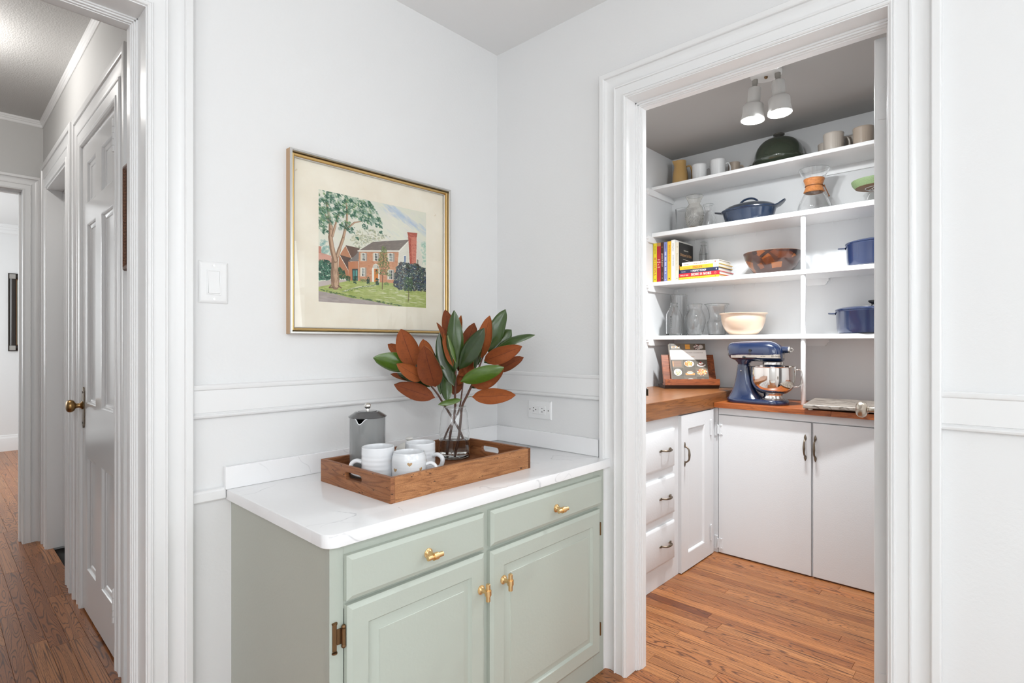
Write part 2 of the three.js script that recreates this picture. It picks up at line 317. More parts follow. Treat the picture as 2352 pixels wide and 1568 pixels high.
struct('trim_4', join([span(0.384, 0.404, 0, 2.05, -1.81, -1.645), span(-0.45, -0.43, 0, 2.05, -1.81, -1.645), span(-0.43, 0.384, 2.03, 2.05, -1.81, -1.645),
  ...[[-1.722, 0.004], [-1.728, 0.008], [-1.736, 0.011], [-1.744, 0.013]].flatMap(([z, t]) => [rspan(0.384 - t, 0.394, 0, 2.042, -1.778, z, 0.0016), rspan(-0.44, -0.43 + t, 0, 2.042, -1.778, z, 0.0016), rspan(-0.438, 0.392, 2.03 - t, 2.04, -1.778, z, 0.0016)])]), M.trim, 'white door jamb and stop of the hall doorway');
const RAIL = [[0, 0.9586], [0.009, 0.9586], [0.0145, 0.961], [0.0165, 0.9655], [0.0135, 0.970], [0.0105, 0.9715], [0.0105, 0.9735], [0.014, 0.975], [0.014, 1.036], [0.0175, 1.0385], [0.0195, 1.044], [0.0195, 1.049], [0.0165, 1.0515], [0, 1.0515]];
struct('trim_5', moulding(RAIL, [0, 0, 1], [1.684, 0, -1.66], 1.194), M.trim, 'white chair rail below the watercolour');
struct('trim_6', moulding(RAIL, [-1, 0, 0], [1.684, 0, -1.116], 0.544), M.trim, 'white chair rail above the outlet');
struct('trim_7', moulding(RAIL, [-1, 0, 0], [1.684, 0, 2.8], 2.944), M.trim, 'white chair rail right of the pantry doorway');
struct('trim_8', moulding([[0, 0.7285], [0.012, 0.7285], [0.0135, 0.731], [0.0135, 0.753], [0.011, 0.757], [0.011, 0.759], [0.006, 0.7612], [0, 0.7612]], [0, 0, 1], [0.5775, 0, -1.66], 0.0875), M.trim, 'short white moulding left of the countertop');
const BASE = [[0, 0], [0.014, 0], [0.014, 0.10], [0.011, 0.108], [0.007, 0.115], [0.006, 0.125], [0, 0.128]];
struct('baseboard_right', moulding(BASE, [-1, 0, 0], [1.684, 0, 2.8], 2.944), M.trim);
struct('baseboard_left', moulding(BASE, [0, 0, 1], [0.595, 0, -1.66], 0.105), M.trim);
struct('baseboard_hall', join([moulding(BASE, [-1, 0, 0], [HX, 0, -1.81], 0.375), moulding(BASE, [-1, 0, 0], [HX, 0, -3.208], 0.03)]), M.trim);
struct('baseboard_far', moulding(BASE.map(([a, b]) => [a, b * 1.35]), [0, 0, 1], [2.3, 0, -8.08], 3.5), M.trim);
// hall: crown, casings of the two doorways and of the panelled door
const CROWN = [[0, 2.449], [0.004, 2.449], [0.007, 2.453], [0.008, 2.463], [0.012, 2.466], [0.013, 2.472], [0.017, 2.475], [0.018, 2.486], [0, 2.486]];
struct('trim_9', join([moulding(CROWN, [-1, 0, 0], [HX, 0, -1.81], 2.46), moulding(CROWN, [0, 0, 1], [HX, 0, -4.27], 1.42)]), M.trim, 'white crown moulding of the hall');
struct('trim_10', moulding(CROWN.map(([a, b]) => [a * 3, 2.36 + (b - 2.449) * 2.7]), [0, 0, 1], [2.3, 0, -8.08], 3.6), M.trim);
struct('trim_11', join([onRightWall(casing(CAS.map(([u, d]) => [u * 1.5, d * 0.75]), -3.03, 0, -2.38, 2.03), HX, 0, 0)]), M.trim, 'white casing of the six panel hall door');
struct('trim_12', join([onRightWall(casing(CAS.map(([u, d]) => [u * 1.42, d * 0.75]), -4.05, 0, -3.40, 2.05), HX, 0, 0), span(HX - 0.01, 0.6, 0, 2.06, -4.06, -4.04), span(HX - 0.01, 0.6, 0, 2.06, -3.41, -3.39), span(HX - 0.01, 0.6, 2.04, 2.06, -4.06, -3.39),
  rspan(0.535, 0.575, 0, 2.04, -4.04, -4.028), rspan(0.535, 0.575, 2.028, 2.04, -4.04, -3.41)]), M.trim, 'white casing of the doorway by the hall corner');
struct('trim_13', join([casing(CAS.map(([u, d]) => [u * 0.82, d]), -0.44, 0, 0.38, 2.058).translate(0, 0, -4.27), span(0.38, 0.4, 0, 2.075, -4.38, -4.262), span(-0.46, -0.44, 0, 2.075, -4.38, -4.262), span(-0.44, 0.38, 2.058, 2.075, -4.38, -4.262), rspan(0.37, 0.382, 0, 2.058, -4.35, -4.31), rspan(-0.44, 0.38, 2.048, 2.06, -4.35, -4.31)]), M.trim, 'white casing of the far doorway at the end of the hall');

// ---------------------------------------------------------------- doors
const door1 = structGroup('door_1', 'white pantry door swung open, seen by its hinge edge');
door1.position.set(1.803, 0, -0.2852); door1.rotation.y = 8.7 * D;
mesh('door_leaf', rbox(0.75, 2.003, 0.0336, 0.375, 1.0115, 0, 0.004), M.trim, door1);
for (const y of [0.2, 1.84]) part('hinge', join([rbox(0.003, 0.11, 0.02, -0.0005, y, 0.002, 0.001), ...[-0.035, 0, 0.035].map((d, i) => new THREE.CylinderGeometry(0.003, 0.003, 0.004, 10).rotateZ(Math.PI / 2).translate(-0.001, y + d, i % 2 ? -0.003 : 0.005))]), M.trim, door1);
part('knob', lathe([[0, 0], [0.026, 0], [0.027, 0.003], [0.02, 0.006], [0.012, 0.008], [0.0105, 0.014], [0.0105, 0.026], [0.0135, 0.028], [0.0135, 0.031]].concat(smooth([[0.0135, 0.031], [0.024, 0.0345], [0.0305, 0.044], [0.031, 0.052], [0.0275, 0.0625], [0.017, 0.069], [0.0001, 0.0705]], 28)), 48).rotateX(-Math.PI / 2).translate(0.685, 0.912, -0.0168), M.nickel, door1, 'round nickel door knob');
const strike = structGroup('door_4', 'dark metal strike plate on the pantry door jamb'); mesh('strike_plate', join([rspan(1.776, 1.8015, 0.955, 1.022, -1.0105, -1.0085, 0.001), rspan(1.8, 1.803, 0.975, 1.0, -1.0105, -1.0, 0.001)]), M.bronze, strike);
const door2 = structGroup('door_2', 'glossy white six panel hall door with old brass knob');
const PR = [[0.195, 0.68], [0.907, 1.68], [1.765, 1.945]], PC = [[-2.935, -2.757], [-2.655, -2.455]];
mesh('door_leaf', onRightWall(wallShape(-3.03, -2.38, 0.012, 2.03, PR.flatMap(([a, b]) => PC.map(([c, d]) => [c, d, a, b])), 0.035), 0.505, 0, 0), M.doorPaint, door2);
for (const [a, b] of PR) for (const [c, d] of PC) part('panel', onRightWall(rings(d - c, b - a, [[0, 0.035], [0.003, 0.0345], [0.007, 0.031], [0.009, 0.027], [0.016, 0.0245], [0.021, 0.0235], [0.024, 0.0205]], 0.005).translate((c + d) / 2, (a + b) / 2, 0), 0.505, 0, 0), M.doorPaint, door2);
for (const y of [0.222, 1.91]) part('hinge', join([0, 1, 2, 3, 4].map((i) => cyl(0.0085, 0.0085, 0.0215, 0.4615, y - 0.056 + i * 0.0226, -2.384, 14)).concat([ball(0.008, 0.4615, y + 0.058, -2.384, 10), rspan(0.463, 0.4705, y - 0.055, y + 0.055, -2.405, -2.385, 0.001)])), M.trim, door2);
part('lock_plate', join([rspan(0.4655, 0.4705, 0.815, 0.96, -3.02, -2.98, 0.002), new THREE.CylinderGeometry(0.014, 0.014, 0.005, 16).rotateZ(Math.PI / 2).translate(0.468, 0.963, -3.0), new THREE.CylinderGeometry(0.014, 0.014, 0.005, 16).rotateZ(Math.PI / 2).translate(0.468, 0.812, -3.0)]), M.bronze, door2, 'tall dark bronze lock plate');
part('knob', lathe([[0, 0], [0.017, 0], [0.018, 0.004], [0.012, 0.008], [0.0095, 0.012], [0.0095, 0.022], [0.013, 0.024], [0.013, 0.026], [0.015, 0.0275]].concat(smooth([[0.015, 0.0275], [0.0225, 0.031], [0.0268, 0.04], [0.0268, 0.046], [0.0235, 0.0535], [0.014, 0.058], [0.0001, 0.0593]], 28)), 48).rotateZ(Math.PI / 2).translate(0.466, 0.897, -3.0), M.oldBrass, door2, 'worn brass door knob');
const door3 = structGroup('door_3'); mesh('door_leaf', rspan(0.575, 0.61, 0.01, 2.035, -4.04, -3.41), M.doorPaint, door3);

// ---------------------------------------------------------------- sage green cabinet with its quartz counter
const quartz = tex(1024, 1024, (u, v) => {
  const x = u + 0.07 * fbm(noiseB, u * 3, v * 3, 3), y = v + 0.07 * fbm(noiseC, u * 3 + 9, v * 3, 3);
  const r1 = 1 - Math.abs(fbm(noiseA, x * 2.1 + y * 0.8, y * 2.4 - x * 0.4, 2)) * 2, r2 = 1 - Math.abs(noiseB(x * 4.5 + 3, y * 3.2)) ;
  const vein = Math.max(0, r1 - 0.975) / 0.025 * sstep(-0.1, 0.5, noiseC(u * 3.2, v * 3.2)), hair = Math.max(0, r2 - 0.985) / 0.015 * sstep(0.2, 0.6, noiseA(u * 4 + 7, v * 4));
  const cloud = 4 * fbm(noiseC, u * 2, v * 2, 2), k = 38 * vein * (0.6 + 0.4 * noiseB(u * 60, v * 60)) + 22 * hair;
  return [245 + cloud - k * 1.15, 245 + cloud - k * 1.15, 246 + cloud - k * 1.1];
}, [1 / 1.15, 1 / 1.15]);
M.quartz = phy({ map: quartz, roughness: 0.13, ior: 1.5 });
const sage = thing('sage_cabinet', 'sage green base cabinet with two drawers and two raised panel doors under white quartz', 'cabinet');
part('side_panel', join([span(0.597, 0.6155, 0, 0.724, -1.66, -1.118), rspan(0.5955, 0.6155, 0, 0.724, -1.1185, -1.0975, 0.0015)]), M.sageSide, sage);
part('face_frame', join([rspan(0.5956, 0.629, 0, 0.724, -1.117, -1.0966, 0.001), rspan(1.045, 1.075, 0.05, 0.724, -1.117, -1.0966, 0.001), rspan(1.592, 1.6545, 0, 0.724, -1.117, -1.0966, 0.001), span(0.629, 1.592, 0.69, 0.7235, -1.117, -1.0968), span(0.629, 1.592, 0.58, 0.61, -1.117, -1.0968), span(0.629, 1.5915, 0.001, 0.1, -1.117, -1.0972)]), M.sage, sage);
part('carcass', join([span(0.6155, 1.6545, 0, 0.7235, -1.655, -1.64), span(0.6155, 1.6545, 0.08, 0.095, -1.64, -1.118), span(1.635, 1.654, 0.0, 0.7235, -1.64, -1.118), span(0.616, 1.63, 0.585, 0.6, -1.64, -1.118)]), M.sage, sage);
const tknob = (turn) => {
  const g = join([lathe([[0, 0], [0.0125, 0], [0.0125, 0.002], [0.0105, 0.003], [0.0105, 0.0045], [0.008, 0.006], [0.0058, 0.012], [0.0058, 0.024], [0, 0.024]], 24).rotateX(Math.PI / 2), lathe([[0, -0.0085], [0.0078, -0.0085], [0.0078, -0.0065], [0.0092, -0.0065], [0.0092, 0.0065], [0.0078, 0.0065], [0.0078, 0.0085], [0, 0.0085]], 24).translate(0, 0, 0.0275), lathe([[0, -0.0235], [0.0054, -0.0235], [0.0062, -0.0228], [0.0062, 0.0228], [0.0054, 0.0235], [0, 0.0235]], 20).translate(0, 0, 0.0275)].map((q, i) => i ? q.translate(0, 0, -0.0275).translate(0, 0, 0.0275) : q));
  return turn ? g.rotateZ(Math.PI / 2) : g;
};
const DR = [[0.629, 1.048, 0.600, 0.700], [1.0725, 1.6235, 0.600, 0.700]], DO = [[0.630, 1.048, 0.083, 0.590], [1.0705, 1.612, 0.083, 0.587]];
for (const [a, b, c, d] of DR) {
  const dr = part('drawer', rings(b - a, d - c, [[0, 0.0125], [0.0015, 0.0135], [0.0105, 0.0185]]).translate((a + b) / 2, (c + d) / 2, -1.0966), M.sage, sage);
  part('knob', tknob(true).translate((a + b) / 2 + 0.012, 0.6455, -1.0781), M.brass, dr, 'satin brass T bar knob');
}
DO.forEach(([a, b, c, d], i) => {
  const dr = part('door', rings(b - a, d - c, [[0, 0.0125], [0.0015, 0.0135], [0.0105, 0.0185], [0.0505, 0.0185], [0.0515, 0.0165], [0.0545, 0.0125], [0.0565, 0.0105], [0.0585, 0.0105], [0.0785, 0.0165], [0.0795, 0.0178]]).translate((a + b) / 2, (c + d) / 2, -1.0966), M.sage, sage);
  part('knob', tknob(false).translate(i ? 1.119 : 1.031, 0.4955, -1.0781), M.brass, dr, 'satin brass T bar knob');
  for (const y of [0.515, 0.163]) {
    if (i) part('hinge', join([cyl(0.0038, 0.0038, 0.044, 1.6175, y - 0.022, -1.086, 12), rspan(1.617, 1.6215, y - 0.02, y + 0.02, -1.0965, -1.085, 0.001)]), M.hingeBronze, dr, 'thin bronze hinge');
    else part('hinge', join([rspan(0.6015, 0.6115, y - 0.021, y + 0.043, -1.0968, -1.0935, 0.0012), cyl(0.0062, 0.0062, 0.003, 0.6065, y + 0.045, -1.095, 14).translate(0, -0.006, 0), cyl(0.0062, 0.0062, 0.003, 0.6065, y - 0.025, -1.095, 14), rspan(0.6115, 0.622, y - 0.008, y + 0.026, -1.0965, -1.0925, 0.001), cyl(0.0048, 0.0048, 0.036, 0.6245, y - 0.009, -1.0885, 14), ball(0.0052, 0.6245, y + 0.03, -1.0885, 10), ball(0.0052, 0.6245, y - 0.012, -1.0885, 10), rspan(0.622, 0.629, y - 0.006, y + 0.025, -1.094, -1.0865, 0.001)]), M.hingeBronze, dr, 'old bronze butterfly hinge');
  }
});
const top = thing('countertop', 'white quartz countertop with faint grey veins on the sage cabinet', 'countertop');
{
  const s = new THREE.Shape(), x0 = 0.58, x1 = 1.6755, z0 = 1.66, z1 = 1.079, r = 0.03;   // shape plane: x, -z
  s.moveTo(x0, z0); s.lineTo(x0, z1 + r); s.absarc(x0 + r, z1 + r, r, Math.PI, 1.5 * Math.PI, false); s.lineTo(x1, z1); s.lineTo(x1, 1.116); s.lineTo(1.684, 1.116); s.lineTo(1.684, z0);
  const b = 0.0022, g = new THREE.ExtrudeGeometry(s, { depth: 0.03 - 2 * b, bevelEnabled: true, bevelThickness: b, bevelSize: b, bevelOffset: -b, bevelSegments: 3, curveSegments: 14 });
  part('slab', metric(crease(g.rotateX(-Math.PI / 2).translate(0, 0.724 + b, 0), 30), 'x'), M.quartz, top);
  part('backsplash', metric(rspan(0.575, 1.684, 0.7542, 0.8177, -1.6598, -1.64, 0.002), 'x', 0.3, 0.13), M.quartz, top);
  part('backsplash', metric(rspan(1.664, 1.6838, 0.7542, 0.8173, -1.64, -1.126, 0.002), 'z', 0.55, 0.4), M.quartz, top);
}

// ---------------------------------------------------------------- switch, outlet
const sw = thing('light_switch', 'white rocker light switch plate between the hall doorway and the picture', 'light switch', [0.549, 1.3373, -1.66]);
part('plate', rings(0.0765, 0.117, [[0, 0.002], [0.002, 0.0042], [0.0065, 0.0062], [0.0085, 0.0066]]), M.plastic, sw);
part('rocker_frame', casing([[0, 0.003], [0, 0.0084], [0.0016, 0.0086], [0.0034, 0.0082], [0.0034, 0.006]], -0.0146, -0.0315, 0.0146, 0.0315, false), M.plastic, sw);
part('rocker', fromQuads([[[-0.0142, -0.031, 0.0105], [0.0142, -0.031, 0.0105], [0.0142, 0.031, 0.0062], [-0.0142, 0.031, 0.0062]], [[-0.0142, -0.031, 0.005], [0.0142, -0.031, 0.005], [0.0142, -0.031, 0.0105], [-0.0142, -0.031, 0.0105]], [[-0.0142, -0.031, 0.005], [-0.0142, -0.031, 0.0105], [-0.0142, 0.031, 0.0062], [-0.0142, 0.031, 0.005]], [[0.0142, -0.031, 0.005], [0.0142, 0.031, 0.005], [0.0142, 0.031, 0.0062], [0.0142, -0.031, 0.0105]]]), M.plastic, sw);
for (const y of [0.0465, -0.0465]) part('screw', join([new THREE.CylinderGeometry(0.0032, 0.0036, 0.0014, 16).rotateX(Math.PI / 2).translate(0, y, 0.0068), box(0.0052, 0.0009, 0.0006, 0, 0, 0.0073).rotateZ(-0.4).translate(0, y, 0)]), M.steelSatin.clone(), sw).material.color.setRGB(0.75, 0.75, 0.75);
const out = thing('wall_outlet', 'white duplex outlet plate mounted sideways above the backsplash', 'outlet', [1.684, 0.9005, -1.418], -Math.PI / 2);
part('plate', rings(0.122, 0.0735, [[0, 0.002], [0.002, 0.0042], [0.0065, 0.006], [0.0085, 0.0064]]), M.plastic, out);
part('receptacle', rings(0.067, 0.0345, [[0, 0.0074], [0.001, 0.0082]]).translate(-0.001, 0, 0), M.plastic, out);
part('test_buttons', join([rbox(0.0065, 0.012, 0.002, 0.0, 0.0065, 0.0086, 0.0006), rbox(0.0065, 0.012, 0.002, 0.0, -0.0065, 0.0086, 0.0006), box(0.0006, 0.033, 0.0008, -0.0085, 0, 0.0083), box(0.0006, 0.033, 0.0008, 0.0085, 0, 0.0083)]), M.plastic, out);
for (const s of [-0.0245, 0.0195]) part('slots', join([box(0.0062, 0.0022, 0.0008, s - 0.003, 0.0065, 0.0082), box(0.0075, 0.0022, 0.0008, s - 0.003, -0.0065, 0.0082), new THREE.CylinderGeometry(0.0023, 0.0023, 0.0008, 12).rotateX(Math.PI / 2).translate(s + 0.0088, 0, 0.0082)]), M.black, out);
for (const x of [-0.0485, 0.0485]) part('screw', new THREE.CylinderGeometry(0.003, 0.0034, 0.0014, 16).rotateX(Math.PI / 2).translate(x, 0, 0.0066), M.steelSatin, out);

// ---------------------------------------------------------------- framed watercolour
const painting = canvasTex(1200, 996, (c) => {
  c.scale(1.2, 1.2); seed = 4242;
  const poly = (p, f, a = 1) => { c.globalAlpha = a; c.fillStyle = f; c.beginPath(); p.forEach(([x, y], i) => i ? c.lineTo(x, y) : c.moveTo(x, y)); c.closePath(); c.fill(); c.globalAlpha = 1; };
  const blob = (x, y, r, f, a, n = 9) => { const p = []; for (let i = 0; i < n; i++) { const t = i / n * 6.283, q = r * rr(0.6, 1.25); p.push([x + Math.cos(t) * q, y + Math.sin(t) * q * 0.75]); } poly(p, f, a); };
  const dab = (x, y, l, w, ang, f, a) => { c.save(); c.translate(x, y); c.rotate(ang); c.globalAlpha = a; c.fillStyle = f; c.beginPath(); c.ellipse(0, 0, l, w, 0, 0, 6.3); c.fill(); c.restore(); };
  const line = (p, f, w, a = 1) => { c.globalAlpha = a; c.strokeStyle = f; c.lineWidth = w; c.lineJoin = c.lineCap = 'round'; c.beginPath(); p.forEach(([x, y], i) => i ? c.lineTo(x, y) : c.moveTo(x, y)); c.stroke(); c.globalAlpha = 1; };
  const inside = (x, y, p) => { let o = false; for (let i = 0, j = p.length - 1; i < p.length; j = i++) if ((p[i][1] > y) !== (p[j][1] > y) && x < (p[j][0] - p[i][0]) * (y - p[i][1]) / (p[j][1] - p[i][1]) + p[i][0]) o = !o; return o; };
  const scatter = (p, n, f) => { const xs = p.map((q) => q[0]), ys = p.map((q) => q[1]); for (let i = 0; i < n; i++) { const x = rr(Math.min(...xs), Math.max(...xs)), y = rr(Math.min(...ys), Math.max(...ys)); if (inside(x, y, p)) f(x, y); } };
  c.fillStyle = '#dcdccb'; c.fillRect(0, 0, 1000, 830);
  for (let i = 0; i < 150; i++) blob(rr(0, 1000), rr(0, 430), rr(25, 90), ['#e3e1d2', '#d2d8d4', '#dfdccb'][i % 3], 0.12);
  for (let i = 0; i < 90; i++) { const t = rnd(); dab(lerp(600, 1000, t) + rr(-40, 40), lerp(20, 170, t) + rr(-26, 30), rr(16, 60), rr(5, 14), 0.5, i % 2 ? '#93aecd' : '#aebfd6', 0.16); }
  for (let i = 0; i < 40; i++) dab(rr(520, 980), rr(60, 330), rr(20, 70), rr(4, 10), 0.5, i % 3 ? '#b5c4d0' : '#eae6d6', 0.14);
  scatter([[17, 365], [91, 383], [120, 430], [91, 470], [18, 480]], 60, (x, y) => blob(x, y, rr(8, 18), '#6f9d98', 0.32));
  poly([[0, 463], [102, 480], [106, 545], [0, 540]], '#cf9482', 0.85); poly([[0, 420], [22, 420], [22, 470], [0, 470]], '#b8705e', 0.8);
  scatter([[950, 280], [1000, 250], [1000, 480], [950, 470]], 50, (x, y) => blob(x, y, rr(8, 18), '#7fae9a', 0.25));
  const T2 = [[262, 335], [320, 260], [400, 225], [500, 232], [640, 262], [560, 300], [429, 345], [330, 405]];
  scatter(T2, 420, (x, y) => dab(x, y, rr(4, 14), rr(3, 7), rr(-0.6, 0.6), ['#a9a883', '#8f9a74', '#bdb896', '#76836a'][Math.floor(rr(0, 4))], 0.4));
  line([[345, 405], [335, 330], [372, 270]], '#8b8169', 2, 0.7); line([[470, 330], [455, 280]], '#8b8169', 1.6, 0.7);
  // house
  poly([[178, 453], [221, 384], [270, 474], [245, 560], [175, 480]], '#b98262'); poly([[162, 553], [167, 468], [245, 575], [250, 640], [165, 640]], '#b27a5b');
  poly([[221, 384], [346, 392], [322, 455], [270, 478]], '#6c564b'); poly([[172, 464], [268, 478], [250, 570], [244, 578]], '#5d4a42');
  line([[172, 466], [244, 574]], '#e6e0d2', 4); line([[178, 453], [221, 386], [270, 474]], '#e6e0d2', 3.5);
  poly([[244, 509], [333, 494], [334, 655], [250, 657]], '#bd7f5c'); poly([[246, 505], [312, 446], [340, 410], [340, 494]], '#7f7a76');
  poly([[278, 561], [328, 555], [328, 650], [281, 653]], '#3e4848'); poly([[286, 572], [302, 570], [302, 650], [287, 651]], '#4e8d87'); poly([[309, 569], [324, 567], [324, 649], [310, 650]], '#59a096');
  poly([[337, 420], [714, 376], [690, 645], [336, 655]], '#c58c68');
  scatter([[337, 420], [714, 376], [690, 645], [336, 655]], 420, (x, y) => dab(x, y, rr(5, 18), rr(3, 8), rr(-0.2, 0.2), ['#cf9a76', '#b4714c', '#c08058', '#dbae90'][Math.floor(rr(0, 4))], 0.28));
  poly([[714, 379], [826, 266], [900, 288], [966, 403], [958, 470], [716, 480]], '#d9d6c8'); for (let i = 0; i < 11; i++) line([[722, 388 + i * 9], [808, 360 + i * 9.6]], '#aba692', 1.1, 0.6); for (let i = 0; i < 9; i++) line([[900, 330 + i * 14], [955, 350 + i * 13]], '#aba692', 1.1, 0.6);
  poly([[340, 410], [465, 326], [824, 258], [712, 366], [520, 388]], '#786d65'); scatter([[345, 408], [465, 328], [823, 259], [704, 362]], 240, (x, y) => dab(x, y, rr(6, 24), rr(2, 5), -0.35, ['#8a7f76', '#655a53', '#95897d'][Math.floor(rr(0, 3))], 0.3));
  line([[329, 415], [717, 368]], '#eeebdf', 9); line([[331, 421], [716, 375]], '#8f8574', 2); for (let i = 0; i < 44; i++) line([[338 + i * 8.6, 419 - i * 1.0], [338 + i * 8.6, 425 - i * 1.0]], '#6d6253', 2, 0.7); line([[714, 376], [826, 264]], '#efece0', 4);
  poly([[809, 215], [900, 205], [893, 470], [828, 466]], '#c77a66'); poly([[809, 215], [838, 212], [848, 468], [828, 466]], '#a9503e'); poly([[800, 198], [906, 190], [901, 226], [811, 233]], '#a85340'); scatter([[809, 215], [900, 205], [893, 470], [828, 466]], 160, (x, y) => dab(x, y, rr(4, 14), rr(3, 6), rr(-0.3, 0.3), ['#d88a73', '#9c3d2b', '#cf7a63'][Math.floor(rr(0, 3))], 0.3));
  const win = (x0, y0, x1, y1, sh = 14) => { poly([[x0 - sh, y0 + 3], [x0, y0], [x0, y1], [x0 - sh, y1 + 3]], '#cfc7b4'); poly([[x1, y0 - 2], [x1 + sh, y0 - 4], [x1 + sh, y1 - 4], [x1, y1 - 1]], '#a39c90'); poly([[x0, y0], [x1, y0 - 2], [x1, y1 - 2], [x0, y1]], '#efece2'); const w = (x1 - x0 - 6) / 2, h = (y1 - y0 - 6) / 3; for (let a = 0; a < 2; a++) for (let b = 0; b < 3; b++) poly([[x0 + 3 + a * w + 1, y0 + 3 + b * h + 1], [x0 + 3 + (a + 1) * w - 1, y0 + 2 + b * h + 1], [x0 + 3 + (a + 1) * w - 1, y0 + 3 + (b + 1) * h - 2], [x0 + 3 + a * w + 1, y0 + 3 + (b + 1) * h - 1]], rnd() < 0.6 ? '#4a4f4c' : '#8b918a'); };
  win(366, 425, 396, 490); win(478, 412, 510, 478); win(618, 396, 656, 466, 16); win(361, 542, 391, 612); win(615, 533, 654, 614, 15);
  poly([[456, 545], [470, 508], [492, 497], [514, 506], [528, 542], [526, 656], [456, 660]], '#e7e3d6'); c.fillStyle = '#c9c4b6'; c.beginPath(); c.ellipse(492, 535, 30, 32, 0, Math.PI, 0); c.fill(); poly([[476, 540], [515, 536], [514, 652], [477, 655]], '#c9762c'); poly([[490, 545], [504, 544], [504, 560], [490, 561]], '#3f2a1c');
  poly([[763, 398], [790, 392], [790, 458], [765, 460]], '#f0ede2'); poly([[768, 404], [786, 400], [786, 452], [769, 455]], '#5a6f92'); poly([[895, 409], [923, 414], [923, 466], [896, 466]], '#e4dfd0'); poly([[900, 416], [918, 419], [918, 462], [901, 462]], '#8f8a7c');
  // lawn, drive, road
  poly([[0, 690], [120, 655], [335, 650], [700, 640], [1000, 660], [1000, 830], [0, 830]], '#a3ad66');
  scatter([[0, 690], [335, 652], [1000, 660], [1000, 820], [0, 800]], 900, (x, y) => dab(x, y, rr(8, 34), rr(2, 6), rr(-0.1, 0.12), ['#93a150', '#b7bf7c', '#c8cc94', '#7f9144', '#aab868'][Math.floor(rr(0, 5))], 0.33));
  for (let i = 0; i < 40; i++) dab(rr(300, 1000), rr(690, 800), rr(12, 40), rr(2, 5), 0.05, '#e6e3cd', 0.5);
  poly([[0, 682], [114, 660], [230, 650], [240, 658], [120, 690], [0, 722]], '#bfb3ad'); line([[200, 742], [320, 700], [470, 676], [505, 662]], '#d8d2c0', 9, 0.8); for (let i = 0; i < 40; i++) { const t = i / 40; dab(lerp(195, 500, t) + rr(-4, 4), lerp(748, 668, t ** 0.8) + rr(-6, 8), rr(5, 12), rr(2, 4), -0.2, '#4f6b40', 0.55); }
  poly([[0, 752], [114, 762], [268, 787], [431, 798], [654, 826], [760, 836], [0, 836]], '#a79c98'); scatter([[0, 760], [268, 795], [654, 832], [0, 830]], 160, (x, y) => dab(x, y, rr(14, 50), rr(3, 9), 0.1, ['#988c89', '#b5aba6', '#8e8480', '#b0a091'][Math.floor(rr(0, 4))], 0.25));
  for (let i = 0; i < 120; i++) { const t = rnd(); dab(lerp(5, 740, t) + rr(-6, 6), lerp(742, 826, t ** 0.85) + rr(-8, 2), rr(4, 13), rr(2, 5), 0.1, ['#3e5a36', '#5c7748', '#2c452c'][i % 3], 0.6); }
  // shrubs and bushes
  scatter([[0, 526], [60, 512], [100, 530], [112, 658], [0, 672]], 420, (x, y) => dab(x, y, rr(4, 13), rr(3, 8), rr(-1, 1), ['#1f4a3b', '#2f6650', '#173a30', '#3f7b5f'][Math.floor(rr(0, 4))], 0.55));
  scatter([[150, 580], [175, 560], [215, 585], [232, 640], [160, 655]], 200, (x, y) => dab(x, y, rr(4, 10), rr(3, 7), rr(-1, 1), ['#1f4231', '#2e5c42', '#446f47'][Math.floor(rr(0, 3))], 0.6)); scatter([[225, 620], [262, 620], [262, 660], [228, 660]], 60, (x, y) => blob(x, y, 6, '#2f5137', 0.5));
  for (const [x, y] of [[305, 640], [422, 636], [506, 640]]) for (let i = 0; i < 60; i++) dab(x + rr(-13, 13), y + rr(-24, 30) , rr(3, 7), rr(3, 6), 0, i % 3 ? '#1c3a2c' : '#2c4e3a', 0.6);
  scatter([[345, 630], [400, 628], [405, 652], [345, 655]], 60, (x, y) => blob(x, y, 5, '#5d7a42', 0.5)); scatter([[570, 640], [615, 636], [615, 660], [570, 660]], 40, (x, y) => blob(x, y, 5, '#5d7a42', 0.5));
  const SH = [[666, 660], [690, 520], [735, 470], [810, 455], [892, 460], [960, 480], [998, 500], [1000, 682], [830, 690], [720, 686]];
  scatter(SH, 700, (x, y) => blob(x, y, rr(7, 20), (noiseA(x * 0.02, y * 0.02) > 0 ? ['#1c2c42', '#22354a', '#2f3a46'] : ['#2f2620', '#34473a', '#4a5a50'])[Math.floor(rr(0, 3))], 0.8)); scatter(SH, 520, (x, y) => dab(x, y, rr(4, 13), rr(2, 6), rr(-1.2, 1.2), ['#5b6e64', '#16202c', '#6d7468', '#3f5a4a', '#3b2a1e', '#2a4366'][Math.floor(rr(0, 6))], 0.75)); scatter(SH, 150, (x, y) => dab(x, y, rr(2, 6), rr(1, 3), 0.6, '#d6d6c8', 0.85));
  // slim young trees
  line([[552, 700], [556, 610], [560, 520], [568, 420], [570, 360]], '#5a3c2a', 6); line([[556, 560], [590, 520], [612, 505]], '#5a3c2a', 2.5); line([[560, 500], [520, 460]], '#5a3c2a', 2); line([[557, 590], [480, 560]], '#5a3c2a', 1.6);
  for (let i = 0; i < 240; i++) { const t = rnd(), w = 18 + 60 * t; dab(566 + rr(-w, w), lerp(350, 580, t) + rr(-8, 8), rr(4, 11), rr(3, 6), rr(-1, 1), ['#6b8042', '#546b35', '#7f8f50', '#3f5230'][i % 4], 0.55); }
  line([[810, 786], [814, 720], [812, 640]], '#4c3a2c', 4); line([[816, 776], [822, 700]], '#6a4c34', 3);
  for (let i = 0; i < 120; i++) dab(813 + rr(-48, 48), rr(580, 690), rr(4, 10), rr(3, 6), rr(-1, 1), ['#44653a', '#5d8048', '#34502f'][i % 3], 0.55);
